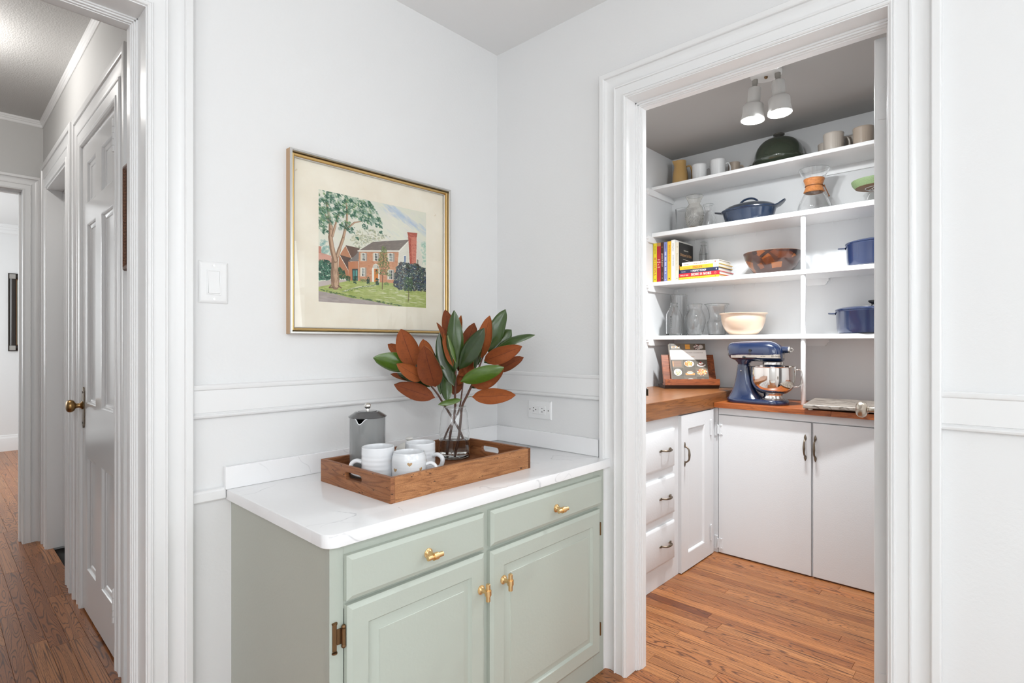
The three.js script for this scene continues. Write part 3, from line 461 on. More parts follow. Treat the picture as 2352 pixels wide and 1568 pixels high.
  // big elm
  const tr = (p, w0, w1) => { for (let i = 0; i + 1 < p.length; i++) { line([p[i], p[i + 1]], '#8d6f58', lerp(w0, w1, i / (p.length - 1))); } for (let i = 0; i + 1 < p.length; i++) line([[p[i][0] + w0 * 0.16, p[i][1]], [p[i + 1][0] + w0 * 0.12, p[i + 1][1]]], '#c0a084', lerp(w0, w1, i / (p.length - 1)) * 0.5); };
  tr([[200, 338], [232, 213], [236, 120], [225, 40]], 22, 10); tr([[142, 500], [170, 420], [200, 338]], 30, 22); tr([[135, 700], [130, 600], [132, 500]], 66, 46); tr([[132, 510], [108, 420], [95, 340], [98, 260]], 42, 30); tr([[98, 270], [84, 190], [66, 90]], 26, 12); tr([[112, 330], [134, 250], [165, 150]], 20, 10); tr([[228, 260], [299, 198], [360, 178]], 13, 7); tr([[84, 230], [60, 190], [40, 150]], 10, 6);
  line([[100, 705], [85, 722], [120, 716]], '#6d5443', 8); line([[160, 700], [185, 716]], '#6d5443', 9);
  scatter([[100, 560], [165, 560], [168, 700], [100, 704]], 60, (x, y) => dab(x, y, rr(2, 4), rr(8, 22), 0, ['#6b513f', '#b89678', '#a58066'][Math.floor(rr(0, 3))], 0.4));
  const CAN = [[0, -5], [415, -5], [470, 40], [531, 110], [545, 160], [548, 235], [520, 190], [478, 160], [450, 200], [410, 185], [360, 205], [330, 150], [280, 150], [262, 210], [238, 282], [205, 250], [180, 285], [165, 220], [120, 235], [80, 235], [38, 330], [30, 270], [0, 300]];
  scatter(CAN, 260, (x, y) => blob(x, y, rr(10, 30), ['#3b6a55', '#5b8571', '#2c5746', '#87a48d'][Math.floor(rr(0, 4))], 0.28));
  scatter(CAN, 1500, (x, y) => { const f = noiseA(x * 0.012, y * 0.014); if (f > -0.28) dab(x, y, rr(5, 15), rr(3, 7), rr(0.1, 1.1), f > 0.25 ? ['#1f4a3b', '#285543', '#33633f'][Math.floor(rr(0, 3))] : ['#4d7a5f', '#6f8f5a', '#30604c'][Math.floor(rr(0, 3))], 0.62); });
  for (const [x, y, r] of [[268, 262, 34], [395, 215, 26], [60, 300, 24], [540, 235, 14], [510, 190, 26], [322, 320, 12]]) for (let i = 0; i < r; i++) dab(x + rr(-r, r), y + rr(-r, r) * 0.7, rr(4, 10), rr(3, 6), rr(0, 1), '#2a5844', 0.6);
});
const matBoard = tex(512, 512, (u, v) => { const s = fbm(noiseA, u * 3, v * 3, 4) * 10, f = noiseC(u * 22, v * 22) > 0.93 ? 16 : 0; return [236 + s * 0.6 - f, 228 + s * 0.8 - f * 1.3, 211 + s - f * 1.8]; }, [1 / 0.6, 1 / 0.6]);
const pic = thing('framed_painting', 'framed watercolour of a brick house and elm in a cream mat on white wall', 'picture', [1.0785, 1.481, -1.66]);
const fx = 0.2995, fy = 0.2635;     // half size of the sight opening
const gold = std({ color: lin(0.66, 0.45, 0.19), roughness: 0.3, metalness: 1 }), silver = std({ color: lin(0.62, 0.61, 0.59), roughness: 0.34, metalness: 1 }), tan = std({ color: lin(0.50, 0.33, 0.2), roughness: 0.6 });
part('frame', join([casing([[0.0125, 0.012], [0.0135, 0.0255], [0.0155, 0.0285], [0.0195, 0.0285], [0.0212, 0.0265], [0.0215, 0.0245]], -fx, -fy, fx, fy, false), casing([[0, 0.006], [0, 0.0105], [0.002, 0.0115], [0.0032, 0.0105]], -fx, -fy, fx, fy, false)]), silver, pic, 'silver leaf frame');
part('frame_bead', casing([[0.0032, 0.01], [0.0036, 0.0145], [0.0055, 0.018], [0.008, 0.019], [0.0105, 0.018], [0.0122, 0.0145], [0.0125, 0.011]], -fx, -fy, fx, fy, false), gold, pic, 'gold bead inside the frame');
part('frame_side', casing([[0.0215, 0.0245], [0.0217, 0.0]], -fx, -fy, fx, fy, false), tan, pic, 'tan painted edge of the frame');
part('mat', join([metric(casing([[0, 0.0], [0.0008, 0.0024], [0.004, 0.0024], [0.0915, 0.0024]], -0.2165, -0.1795, 0.2175, 0.182, false), 'x'), ]), std({ map: matBoard, roughness: 0.9 }), pic, 'cream mat board');
part('mat_backing', box(2 * fx + 0.006, 2 * fy + 0.006, 0.002, 0, 0, 0.0012), std({ map: matBoard, roughness: 0.9 }), pic);
part('painting', new THREE.PlaneGeometry(0.434, 0.3615).translate(0.0005, 0.00125, 0.00235), std({ map: painting, roughness: 0.85 }), pic, 'watercolour of a brick house, elm and lawn');
part('picture_glass', new THREE.PlaneGeometry(2 * fx + 0.002, 2 * fy + 0.002).translate(0, 0, 0.0078), M.pane, pic);

// ---------------------------------------------------------------- the tray and what stands on it
const trayWood = woodTex([[158, 100, 62], [184, 124, 80], [104, 60, 34]], [1 / 0.5, 1 / 0.25], { sx: 0.9, sy: 5.5, k: 3, ring: 2.2, fleck: 0.3, dents: 0.05 });
const trayWood2 = woodTex([[176, 118, 72], [206, 148, 98], [120, 72, 40]], [1 / 0.5, 1 / 0.25], { sx: 0.7, sy: 7, k: 11, ring: 2.2, fleck: 0.5, dents: 0.045 });
M.tray = std({ map: trayWood, color: lin(0.8, 0.78, 0.76), roughness: 0.5, bumpMap: oakBump, bumpScale: 0.0004 }); M.trayFront = std({ map: trayWood2, color: lin(0.86, 0.84, 0.82), roughness: 0.52, bumpMap: oakBump, bumpScale: 0.0004 });
const tray = thing('serving_tray', 'rustic brown wooden tray with handle slots on the quartz countertop', 'tray', [1.0865, 0.754, -1.3645], 0.9 * D);
{
  const W = 0.5555, L = 0.353, H = 0.0665, t = 0.0135;
  const endBoard = (x) => {
    const s = new THREE.Shape([[-L / 2, 0], [L / 2, 0], [L / 2, H], [-L / 2, H]].map((p) => new THREE.Vector2(...p))), a = 0.0425, r = 0.0105, y = 0.0395, h = new THREE.Path();
    h.moveTo(-a + r, y - r); h.lineTo(a - r, y - r); h.absarc(a - r, y, r, -Math.PI / 2, Math.PI / 2, false); h.lineTo(-a + r, y + r); h.absarc(-a + r, y, r, Math.PI / 2, 1.5 * Math.PI, false); s.holes.push(h);
    const b = 0.0012, g = new THREE.ExtrudeGeometry(s, { depth: t - 2 * b, bevelEnabled: true, bevelThickness: b, bevelSize: b, bevelOffset: -b, bevelSegments: 2, curveSegments: 10 });
    return metric(crease(g, 30).rotateY(Math.PI / 2).translate(x - t / 2 + b, 0, 0), 'z', x, 0.03);
  };
  part('end_board', endBoard(-W / 2 + t / 2), M.tray, tray); part('end_board', endBoard(W / 2 - t / 2), M.tray, tray);
  part('side_board', metric(rspan(-W / 2 + t, W / 2 - 0.0004, 0, H, L / 2 - t, L / 2, 0.0012), 'x', 0.1, 0), M.trayFront, tray);
  part('side_board', metric(rspan(-W / 2 + t, W / 2 - t, 0, H, -L / 2, -L / 2 + t, 0.0012), 'x', 0.35, 0.1), M.tray, tray);
  part('bottom_board', metric(span(-W / 2 + t, W / 2 - t, 0.003, 0.012, -L / 2 + t, L / 2 - t), 'x', 0.2, 0.05), std({ map: trayWood, color: lin(0.62, 0.58, 0.56), roughness: 0.5 }), tray);
}
const TY = 0.766;
// mugs
M.glaze = phy({ color: lin(0.80, 0.815, 0.84), roughness: 0.24, clearcoat: 0.5, clearcoatRoughness: 0.08 });
const handleLoop = (r, y0, y1, out, th = 0.0062, flat = 1.35) => {     // handle in the plane x>0, seen edge-on from z
  const g = new THREE.TubeGeometry(new THREE.CatmullRomCurve3([V3(r - 0.004, y1, 0), V3(r + out * 0.55, y1 + 0.005, 0), V3(r + out, (y0 + y1) / 2 + 0.012, 0), V3(r + out * 0.86, lerp(y0, y1, 0.25), 0), V3(r + out * 0.42, y0 + 0.002, 0), V3(r - 0.003, y0 - 0.002, 0)]), 28, th, 12);
  return g.scale(1, 1, flat);
};
function ribbedMug(label, pos, turn, R, H, tone) {
  const t = thing('mug', label, 'mug', pos, turn, 'mugs on the tray'); const o = [], n = 46; const s0 = rnd() * 9;
  for (let i = 0; i <= n; i++) { const v = i / n; o.push([R * (0.955 + 0.045 * sstep(0, 0.25, v) - 0.012 * sstep(0.8, 1, v)) + 0.0003 * Math.sin(v * 52 + s0) * sstep(0.02, 0.2, v) * (1 - sstep(0.72, 0.9, v)), v * H]); }
  const body = [[0, 0.0015], [R * 0.85, 0.0], ...o, [R - 0.0015, H + 0.0012], [R - 0.0042, H + 0.0005], [R - 0.0052, H - 0.004], [R - 0.0058, 0.02], [R - 0.012, 0.009], [0, 0.008]];
  part('body', lathe(body, 56), tone, t); part('handle', handleLoop(R - 0.001, 0.026, 0.062, 0.032), tone, t); return t;
}
ribbedMug('tall ribbed white mug at the left end of the tray, handle towards the picture', [0.876, TY, -1.3385], 2.3, 0.046, 0.1075, M.glaze);
ribbedMug('ribbed white mug standing behind the gold heart mug', [1.0255, TY, -1.3395], -1.2, 0.0455, 0.1, M.glaze);
const hearts = canvasTex(1024, 512, (c, w, h) => {
  c.fillStyle = 'rgb(229,231,234)'; c.fillRect(0, 0, w, h);
  for (let i = 0; i < 90; i++) { c.globalAlpha = 0.05; c.fillStyle = i % 2 ? '#ffffff' : '#c9cdd4'; c.fillRect(0, rnd() * h, w, 3 + rnd() * 9); } c.globalAlpha = 1;
  const heart = (u, v, k, rot) => { c.save(); c.translate(((u % 1) + 1) % 1 * w, (1 - v) * h); c.rotate(rot); c.scale(k * 0.95, k * 1.35); c.fillStyle = '#b8966a'; c.beginPath(); c.moveTo(0, 17); c.bezierCurveTo(-10, 8, -22, 2, -19, -10); c.bezierCurveTo(-16, -19, -4, -17, 0, -7); c.bezierCurveTo(5, -17, 17, -18, 19, -9); c.bezierCurveTo(21, 1, 9, 9, 0, 17); c.fill(); c.restore(); };
  for (const [d, v, r] of [[2, 0.735, 0.05], [-52, 0.55, 0.12], [40, 0.565, -0.12], [84, 0.74, 0], [-95, 0.72, 0], [130, 0.55, 0], [-140, 0.55, 0], [175, 0.72, 0]]) heart(0.899 + d / 360, v, 1.25, r);
});
{
  const t = thing('mug', 'short white mug painted with gold hearts in the front corner of the tray', 'mug', [0.923, TY, -1.2565], 0, 'mugs on the tray'), R = 0.0478, H = 0.0965, o = [];
  for (let i = 0; i <= 24; i++) { const v = i / 24; o.push([R * (0.93 + 0.07 * sstep(0, 0.3, v) - 0.10 * sstep(0.78, 1, v) ** 1.4), v * H]); }
  const glazed = M.glaze.clone(); glazed.color.setRGB(0.98, 0.98, 0.98); glazed.map = hearts;
  const g = new THREE.LatheGeometry(o.map((p) => new THREE.Vector2(...p)), 64);
  part('body', g, glazed, t, 'white glazed wall with gold hearts');
  part('inner_wall', lathe([[R * 0.93, 0], [R * 0.8, 0.0005], [0, 0.001]].concat([]), 48), M.glaze, t);
  part('rim', lathe([[R * 0.8995, H - 0.001], [R * 0.89, H + 0.0012], [R * 0.87, H + 0.0008], [R * 0.845, H - 0.004], [R * 0.85, H - 0.03], [R * 0.87, 0.02], [R * 0.7, 0.009], [0, 0.008]], 64), M.glaze, t);
  part('handle', handleLoop(R - 0.002, 0.026, 0.06, 0.028, 0.0055, 1.3).rotateY(-0.75), M.glaze, t);
}
{
  const t = thing('sugar_bowl', 'small cream lidded sugar bowl half hidden behind the ribbed mug', 'sugar bowl', [1.078, TY, -1.468]), m = phy({ color: lin(0.77, 0.76, 0.73), roughness: 0.3, clearcoat: 0.4 });
  part('body', lathe(smooth([[0.026, 0], [0.038, 0.008], [0.0455, 0.026], [0.044, 0.044], [0.0425, 0.051]], 20).concat([[0.039, 0.051], [0, 0.05]]), 40), m, t);
  part('lid', lathe(smooth([[0.0435, 0.052], [0.043, 0.056], [0.034, 0.068], [0.018, 0.0755], [0.0065, 0.078], [0.0055, 0.082], [0.0085, 0.0855], [0.0125, 0.088], [0.011, 0.0925], [0, 0.0935]], 36), 40), m, t);
}
// French press
{
  const t = thing('french_press', 'grey stoneware French press with dark lid and steel knob on the tray', 'french press', [0.9185, TY, -1.4605]);
  const R = 0.0535, H = 0.178, ps = -53.7 * D, n = 72, m = 30, q = [];
  const spout = (p) => Math.exp(-((((p - ps + Math.PI * 3) % (Math.PI * 2) - Math.PI) / 0.23) ** 2));
  const P = (i, k) => { const p = i / n * Math.PI * 2, v = k / m, e = spout(p), top = H - 0.0165 * Math.exp(-((((p - ps + Math.PI * 3) % (Math.PI * 2) - Math.PI) / 0.2) ** 2)), y = v * top, foot = 1 - 0.05 * (1 - sstep(0, 0.05, v)), r = R * foot + 0.0095 * e * sstep(0.62, 1, v) ** 2; return [Math.sin(p) * r, y, Math.cos(p) * r]; };
  for (let i = 0; i < n; i++) for (let k = 0; k < m; k++) q.push([P(i, k), P(i + 1, k), P(i + 1, k + 1), P(i, k + 1)]);
  const gm = phy({ color: lin(0.235, 0.24, 0.24), roughness: 0.2, clearcoat: 0.6, clearcoatRoughness: 0.06 });
  part('body', fromQuads(q, 60), gm, t);
  const rim = []; for (let i = 0; i < n; i++) { const [x, y, z] = P(i, m); rim.push([x, y, z]); }
  part('rim', pathTube(rim, 0.0014, 120, 8, true), M.glaze, t, 'pale unglazed rim with the pouring lip');
  part('inside', lathe([[R - 0.003, H - 0.022], [R - 0.004, 0.05], [0, 0.05]], 40), M.dark, t);
  part('lid', lathe([[0, H - 0.004], [R - 0.004, H - 0.003], [R + 0.0025, H - 0.001], [R + 0.0035, H + 0.0006], [R + 0.003, H + 0.002], [0.040, H + 0.0125], [0.0385, H + 0.0142], [0.036, H + 0.0142], [0.0352, H + 0.0158], [0.029, H + 0.0162], [0.0282, H + 0.0176], [0.018, H + 0.0182], [0, H + 0.0185]], 64), phy({ color: lin(0.075, 0.075, 0.076), roughness: 0.18, clearcoat: 0.8, clearcoatRoughness: 0.05 }), t, 'dark glossy lid with rings');
  part('knob', lathe([[0, H + 0.0185], [0.0055, H + 0.0185], [0.005, H + 0.0215], [0.0046, H + 0.023]].concat(Array.from({ length: 14 }, (_, i) => { const a = -1.1 + i / 13 * 2.67; return [0.0102 * Math.cos(a), H + 0.032 + 0.0092 * Math.sin(a)]; })), 28), M.steel, t, 'round polished steel knob');
  part('handle', pathTube([[0.05, 0.155, 0], [0.075, 0.15, 0], [0.088, 0.12, 0], [0.086, 0.07, 0], [0.07, 0.035, 0], [0.05, 0.03, 0]], 0.0065, 30, 10).rotateY(0.9), gm, t);
}
// glass vase with water
const vase = thing('glass_vase', 'clear glass milk bottle vase half filled with water on the tray', 'vase', [1.267, TY, -1.461]);
part('glass_wall', lathe(blownWall(smooth([[0.047, 0.0008], [0.0535, 0.004], [0.056, 0.014], [0.0548, 0.05], [0.0515, 0.1], [0.0478, 0.146], [0.0462, 0.157], [0.0425, 0.166], [0.0392, 0.172], [0.0388, 0.178]], 60), 0.0022, 0.0095), 64), M.blown, vase);
part('rim', new THREE.TorusGeometry(0.0402, 0.0021, 12, 64).rotateX(Math.PI / 2).translate(0, 0.1795, 0), M.glassRim, vase);
part('water', lathe([[0, 0.0108], [0.046, 0.0108], [0.0522, 0.0145], [0.0532, 0.022], [0.0522, 0.05], [0.0514, 0.066], [0.0505, 0.0664], [0, 0.0664]], 64), M.water, vase);

// magnolia branches
const leafMap = (dark) => canvasTex(256, 512, (c, w, h) => {
  c.fillStyle = '#ffffff'; c.fillRect(0, 0, w, h);
  for (let i = 0; i < 200; i++) { c.globalAlpha = 0.035; c.fillStyle = i % 2 ? '#000' : '#fff8d0'; c.beginPath(); c.ellipse(rnd() * w, rnd() * h, 4 + rnd() * 22, 6 + rnd() * 30, 0.3, 0, 6.3); c.fill(); }
  c.globalAlpha = dark ? 0.1 : 0.2; c.strokeStyle = dark ? '#4a1c08' : '#eaf6c8'; c.lineWidth = 1.6;
  for (let i = 0; i < 15; i++) for (const s of [-1, 1]) { const y = h - (20 + i * 33); c.beginPath(); c.moveTo(w / 2, y); c.quadraticCurveTo(w / 2 + s * 60, y - 16, w / 2 + s * 122, y - 62); c.stroke(); }
  c.globalAlpha = dark ? 0.5 : 0.75; c.strokeStyle = dark ? '#5a2209' : '#cfe08a'; c.lineWidth = dark ? 5 : 4.5; c.beginPath(); c.moveTo(w / 2, h); c.lineTo(w / 2, 20); c.stroke(); c.globalAlpha = 1;
});
const gMap = leafMap(false), rMap = leafMap(true);
const greens = [[0.034, 0.075, 0.008], [0.02, 0.044, 0.008], [0.075, 0.145, 0.014]].map((c) => phy({ color: lin(...c), map: gMap, roughness: 0.3, clearcoat: 0.5, clearcoatRoughness: 0.12 }));
const rusts = [[0.27, 0.062, 0.01], [0.2, 0.044, 0.008], [0.32, 0.08, 0.014]].map((c) => std({ color: lin(...c), map: rMap, roughness: 0.78 }));
const leafEdge = std({ color: lin(0.45, 0.44, 0.2), roughness: 0.6 });
const FACE = V3(-0.66, 0.05, 0.74);
function leafGeo(b, t, W, side, bend, roll) {
  const A = V3(...b), B = V3(...t), T = B.clone().sub(A), L = T.length(); T.normalize();
  const N0 = FACE.clone().addScaledVector(T, -FACE.dot(T)).normalize().applyAxisAngle(T, roll * D), n = 20, m = 8, ph = rnd() * 6, wav = rr(0.05, 0.14);
  const C = A.clone().lerp(B, 0.5).addScaledVector(N0, bend * L);
  const sp = (u) => A.clone().multiplyScalar((1 - u) ** 2).addScaledVector(C, 2 * u * (1 - u)).addScaledVector(B, u * u);
  const pts = [[], []], h = 0.0005;
  for (let i = 0; i <= n; i++) {
    const u = i / n, o = sp(u), tan = sp(Math.min(1, u + 0.01)).sub(sp(Math.max(0, u - 0.01))).normalize(), S = tan.clone().cross(N0).normalize(), N = S.clone().cross(tan).normalize();
    const body = Math.sin(Math.PI * Math.pow(clamp((u - 0.035) / 0.965), 0.86)), w = Math.max(0.0011, W * 0.54 * Math.pow(Math.max(0, body), 0.62) * (1 - 0.3 * sstep(0.9, 1, u)));
    for (let j = 0; j <= m; j++) {
      const s = j / m * 2 - 1, lift = w * (0.34 * s * s + wav * Math.sin(u * 9 + ph + s * 1.3) * Math.abs(s) - 0.1 * sstep(0.7, 1, u)) - (Math.abs(s) < 0.01 ? 0.0005 : 0);
      const p = o.clone().addScaledVector(S, s * w).addScaledVector(N, (side === 'g' ? 1 : -1) * lift * -0.9);
      pts[0].push([p.clone().addScaledVector(N, h), s, u]); pts[1].push([p.clone().addScaledVector(N, -h), s, u]);
    }
  }
  const pos = [], uv = [], idx = (i, j) => i * (m + 1) + j, put = (k, i) => { const [p, s, u] = pts[k][i]; pos.push(p.x, p.y, p.z); uv.push(0.5 + s * 0.48, u); };
  const g = new THREE.BufferGeometry(); let start = 0;
  for (const k of [0, 1]) {
    for (let i = 0; i < n; i++) for (let j = 0; j < m; j++) { const q = [idx(i, j), idx(i + 1, j), idx(i + 1, j + 1), idx(i, j + 1)]; const o = k ? [0, 1, 2, 0, 2, 3] : [0, 2, 1, 0, 3, 2]; o.forEach((a) => put(k, q[a])); }
    g.addGroup(start, pos.length / 3 - start, (side === 'g') === (k === 0) ? 0 : 1); start = pos.length / 3;
  }
  for (let i = 0; i < n; i++) for (const j of [0, m]) { const a = idx(i, j), c = idx(i + 1, j); [[0, a], [0, c], [1, c], [0, a], [1, c], [1, a]].forEach(([k, q]) => put(k, q)); }
  g.addGroup(start, pos.length / 3 - start, 2);
  g.setAttribute('position', new THREE.Float32BufferAttribute(pos, 3)); g.setAttribute('uv', new THREE.Float32BufferAttribute(uv, 2));
  g.computeVertexNormals(); const gr = g.groups, s = crease(g, 70); s.clearGroups(); gr.forEach((q) => s.addGroup(q.start, q.count, q.materialIndex)); return s;
}
const bark = std({ color: lin(0.115, 0.05, 0.032), roughness: 0.7 }), barkWet = std({ color: lin(0.06, 0.062, 0.05), roughness: 0.55 }), greenStem = std({ color: lin(0.10, 0.2, 0.03), roughness: 0.5 });
const knobs = (pts, r, n) => Array.from({ length: n }, (_, i) => { const c = new THREE.CatmullRomCurve3(pts.map((p) => V3(...p))).getPointAt(0.45 + 0.5 * i / n); return new THREE.TorusGeometry(r * 1.02, r * 0.22, 6, 12).rotateX(Math.PI / 2 + rr(-0.3, 0.3)).translate(c.x, c.y, c.z); });
function branch(label, stems, leaves, leafTones) {
  const t = thing('magnolia_branch', label, 'branch', [0, 0, 0], 0, 'magnolia branches in the glass vase');
  for (const [p, r, m] of stems) part('stem', join([stem(p, r, 40, 10), ...(r[0] > 0.003 ? knobs(p, r.at(-1) * 1.15, 6) : [])]), m, t);
  leaves.forEach((l, i) => part('leaf', leafGeo(l.slice(0, 3), l.slice(3, 6), ...l.slice(6)), [greens[l[7] === 'g' ? leafTones[i % leafTones.length] : 1], rusts[i % 3], leafEdge], t));
}
branch('magnolia branch with rust brown leaves leaning left from the vase towards the press', [
  [[[1.305, 0.783, -1.437], [1.285, 0.85, -1.446], [1.262, 0.905, -1.466], [1.243, 0.944, -1.481], [1.206, 0.991, -1.478], [1.173, 1.03, -1.484], [1.131, 1.073, -1.485], [1.108, 1.106, -1.495]], [0.0042, 0.0042, 0.004, 0.0034, 0.0026, 0.0018], bark]],
[[1.115, 1.088, -1.488, 1.066, 1.214, -1.496, 0.0679, 'r', 0.1, 0], [1.175, 1.02, -1.452, 1.099, 1.159, -1.416, 0.0735, 'r', 0.12, -8], [1.139, 1.046, -1.476, 1.033, 1.101, -1.473, 0.0444, 'r', 0.1, 5], [1.129, 1.088, -1.502, 0.998, 1.12, -1.554, 0.0609, 'g', 0.1, -15], [1.181, 0.982, -1.461, 1.045, 1.032, -1.504, 0.0538, 'r', -0.12, 10],
  [1.179, 1.074, -1.492, 1.165, 1.181, -1.507, 0.0509, 'r', 0.06, 10], [1.125, 1.117, -1.535, 1.071, 1.164, -1.578, 0.0356, 'r', 0.08, 0], [1.126, 1.04, -1.519, 1.072, 1.063, -1.563, 0.0207, 'r', 0.05, 30], [1.176, 1.018, -1.481, 1.081, 1.067, -1.538, 0.0325, 'g', 0.1, -35], [1.197, 1.043, -1.502, 1.207, 1.149, -1.52, 0.0517, 'g', 0.06, 20], [1.159, 1.067, -1.514, 1.128, 1.097, -1.547, 0.0389, 'g', 0.06, 10]], [0, 0, 0, 2, 0, 0, 0, 0, 1, 1, 1]);
branch('upright magnolia branch with long green leaves in the middle of the vase', [
  [[[1.24, 0.782, -1.462], [1.25, 0.85, -1.462], [1.262, 0.905, -1.458], [1.267, 0.942, -1.456], [1.26, 0.989, -1.449], [1.255, 1.043, -1.44], [1.248, 1.11, -1.432]], [0.0044, 0.0043, 0.0042, 0.004, 0.003], bark],
  [[[1.225, 0.785, -1.49], [1.245, 0.86, -1.472], [1.275, 0.92, -1.452], [1.285, 0.943, -1.452], [1.297, 0.994, -1.454], [1.3, 1.041, -1.45], [1.309, 1.079, -1.456]], [0.0036, 0.0034, 0.003, 0.0026, 0.0018], bark]],
[[1.248, 1.071, -1.433, 1.232, 1.28, -1.421, 0.0554, 'g', 0.06, -10], [1.268, 1.149, -1.47, 1.249, 1.286, -1.49, 0.0461, 'r', 0.05, 10], [1.276, 1.1, -1.461, 1.295, 1.266, -1.456, 0.037, 'r', 0.08, -30], [1.232, 1.021, -1.421, 1.217, 1.205, -1.48, 0.057, 'g', -0.1, 25], [1.253, 1.141, -1.471, 1.197, 1.238, -1.472, 0.0212, 'r', 0.15, 30], [1.243, 1.086, -1.438, 1.22, 1.203, -1.463, 0.0271, 'r', 0.05, -25],
  [1.237, 1.099, -1.416, 1.211, 1.194, -1.429, 0.0178, 'g', 0.05, 50], [1.222, 0.965, -1.446, 1.208, 1.092, -1.461, 0.0419, 'g', -0.08, -20], [1.219, 0.99, -1.478, 1.224, 1.079, -1.474, 0.0272, 'g', 0.05, 20], [1.256, 0.974, -1.41, 1.188, 0.958, -1.453, 0.0223, 'g', 0.1, 35], [1.275, 0.985, -1.478, 1.306, 1.042, -1.473, 0.0373, 'r', 0.06, 0], [1.269, 1.037, -1.483, 1.273, 1.17, -1.509, 0.0497, 'g', 0.05, 15], [1.288, 1.019, -1.463, 1.324, 1.077, -1.454, 0.0342, 'r', 0.06, -20]], [0, 1, 1, 1, 0, 0, 2, 0, 0, 2, 1]);
branch('magnolia branch leaning right from the vase with green and rust leaves', [
  [[[1.238, 0.78, -1.425], [1.262, 0.85, -1.43], [1.276, 0.91, -1.436], [1.284, 0.947, -1.438], [1.297, 0.988, -1.424], [1.318, 1.034, -1.416], [1.331, 1.08, -1.403], [1.351, 1.13, -1.396]], [0.0045, 0.0044, 0.0044, 0.0042, 0.0034, 0.0024], bark],
  [[[1.294, 0.977, -1.427], [1.297, 0.981, -1.41], [1.2945, 0.981, -1.398]], [0.0012, 0.001, 0.0012], greenStem]],
[[1.244, 1.078, -1.408, 1.274, 1.218, -1.317, 0.056, 'g', 0.08, -8], [1.294, 1.068, -1.472, 1.347, 1.241, -1.444, 0.0624, 'r', 0.05, 8], [1.337, 1.115, -1.396, 1.336, 1.263, -1.353, 0.0503, 'r', 0.08, -18], [1.379, 1.139, -1.41, 1.431, 1.29, -1.369, 0.0598, 'g', 0.08, 15], [1.402, 1.135, -1.429, 1.475, 1.217, -1.38, 0.064, 'g', 0.06, -10], [1.421, 1.148, -1.409, 1.497, 1.197, -1.284, 0.0316, 'g', 0.22, -30], [1.344, 1.106, -1.389, 1.398, 1.157, -1.258, 0.0546, 'r', 0.14, 8], [1.408, 1.066, -1.393, 1.461, 1.117, -1.307, 0.0392, 'r', 0.14, -10],
  [1.24, 1.037, -1.397, 1.312, 1.087, -1.261, 0.0513, 'g', 0.08, 12], [1.294, 1.02, -1.398, 1.355, 1.08, -1.304, 0.0692, 'r', 0.08, -10], [1.313, 1.009, -1.422, 1.352, 1.029, -1.38, 0.02, 'g', 0.06, 30], [1.294, 0.981, -1.398, 1.375, 0.99, -1.267, 0.051, 'r', 0.05, 0], [1.293, 1.054, -1.429, 1.332, 1.149, -1.417, 0.043, 'r', 0.06, -15], [1.307, 1.073, -1.399, 1.324, 1.205, -1.38, 0.0274, 'g', 0.06, 40], [1.282, 1.054, -1.455, 1.316, 1.083, -1.448, 0.0309, 'r', 0.06, 20], [1.326, 1.061, -1.452, 1.344, 1.199, -1.462, 0.0565, 'r', 0.05, 10], [1.336, 1.09, -1.412, 1.346, 1.208, -1.416, 0.0341, 'g', 0.05, -40], [1.371, 1.098, -1.418, 1.446, 1.144, -1.367, 0.0442, 'g', 0.07, -10], [1.345, 1.049, -1.417, 1.394, 1.052, -1.379, 0.0405, 'r', 0.06, 10]], [1, 0, 0, 0, 0, 0, 0, 0, 2, 0, 1, 0, 0, 1, 0]);

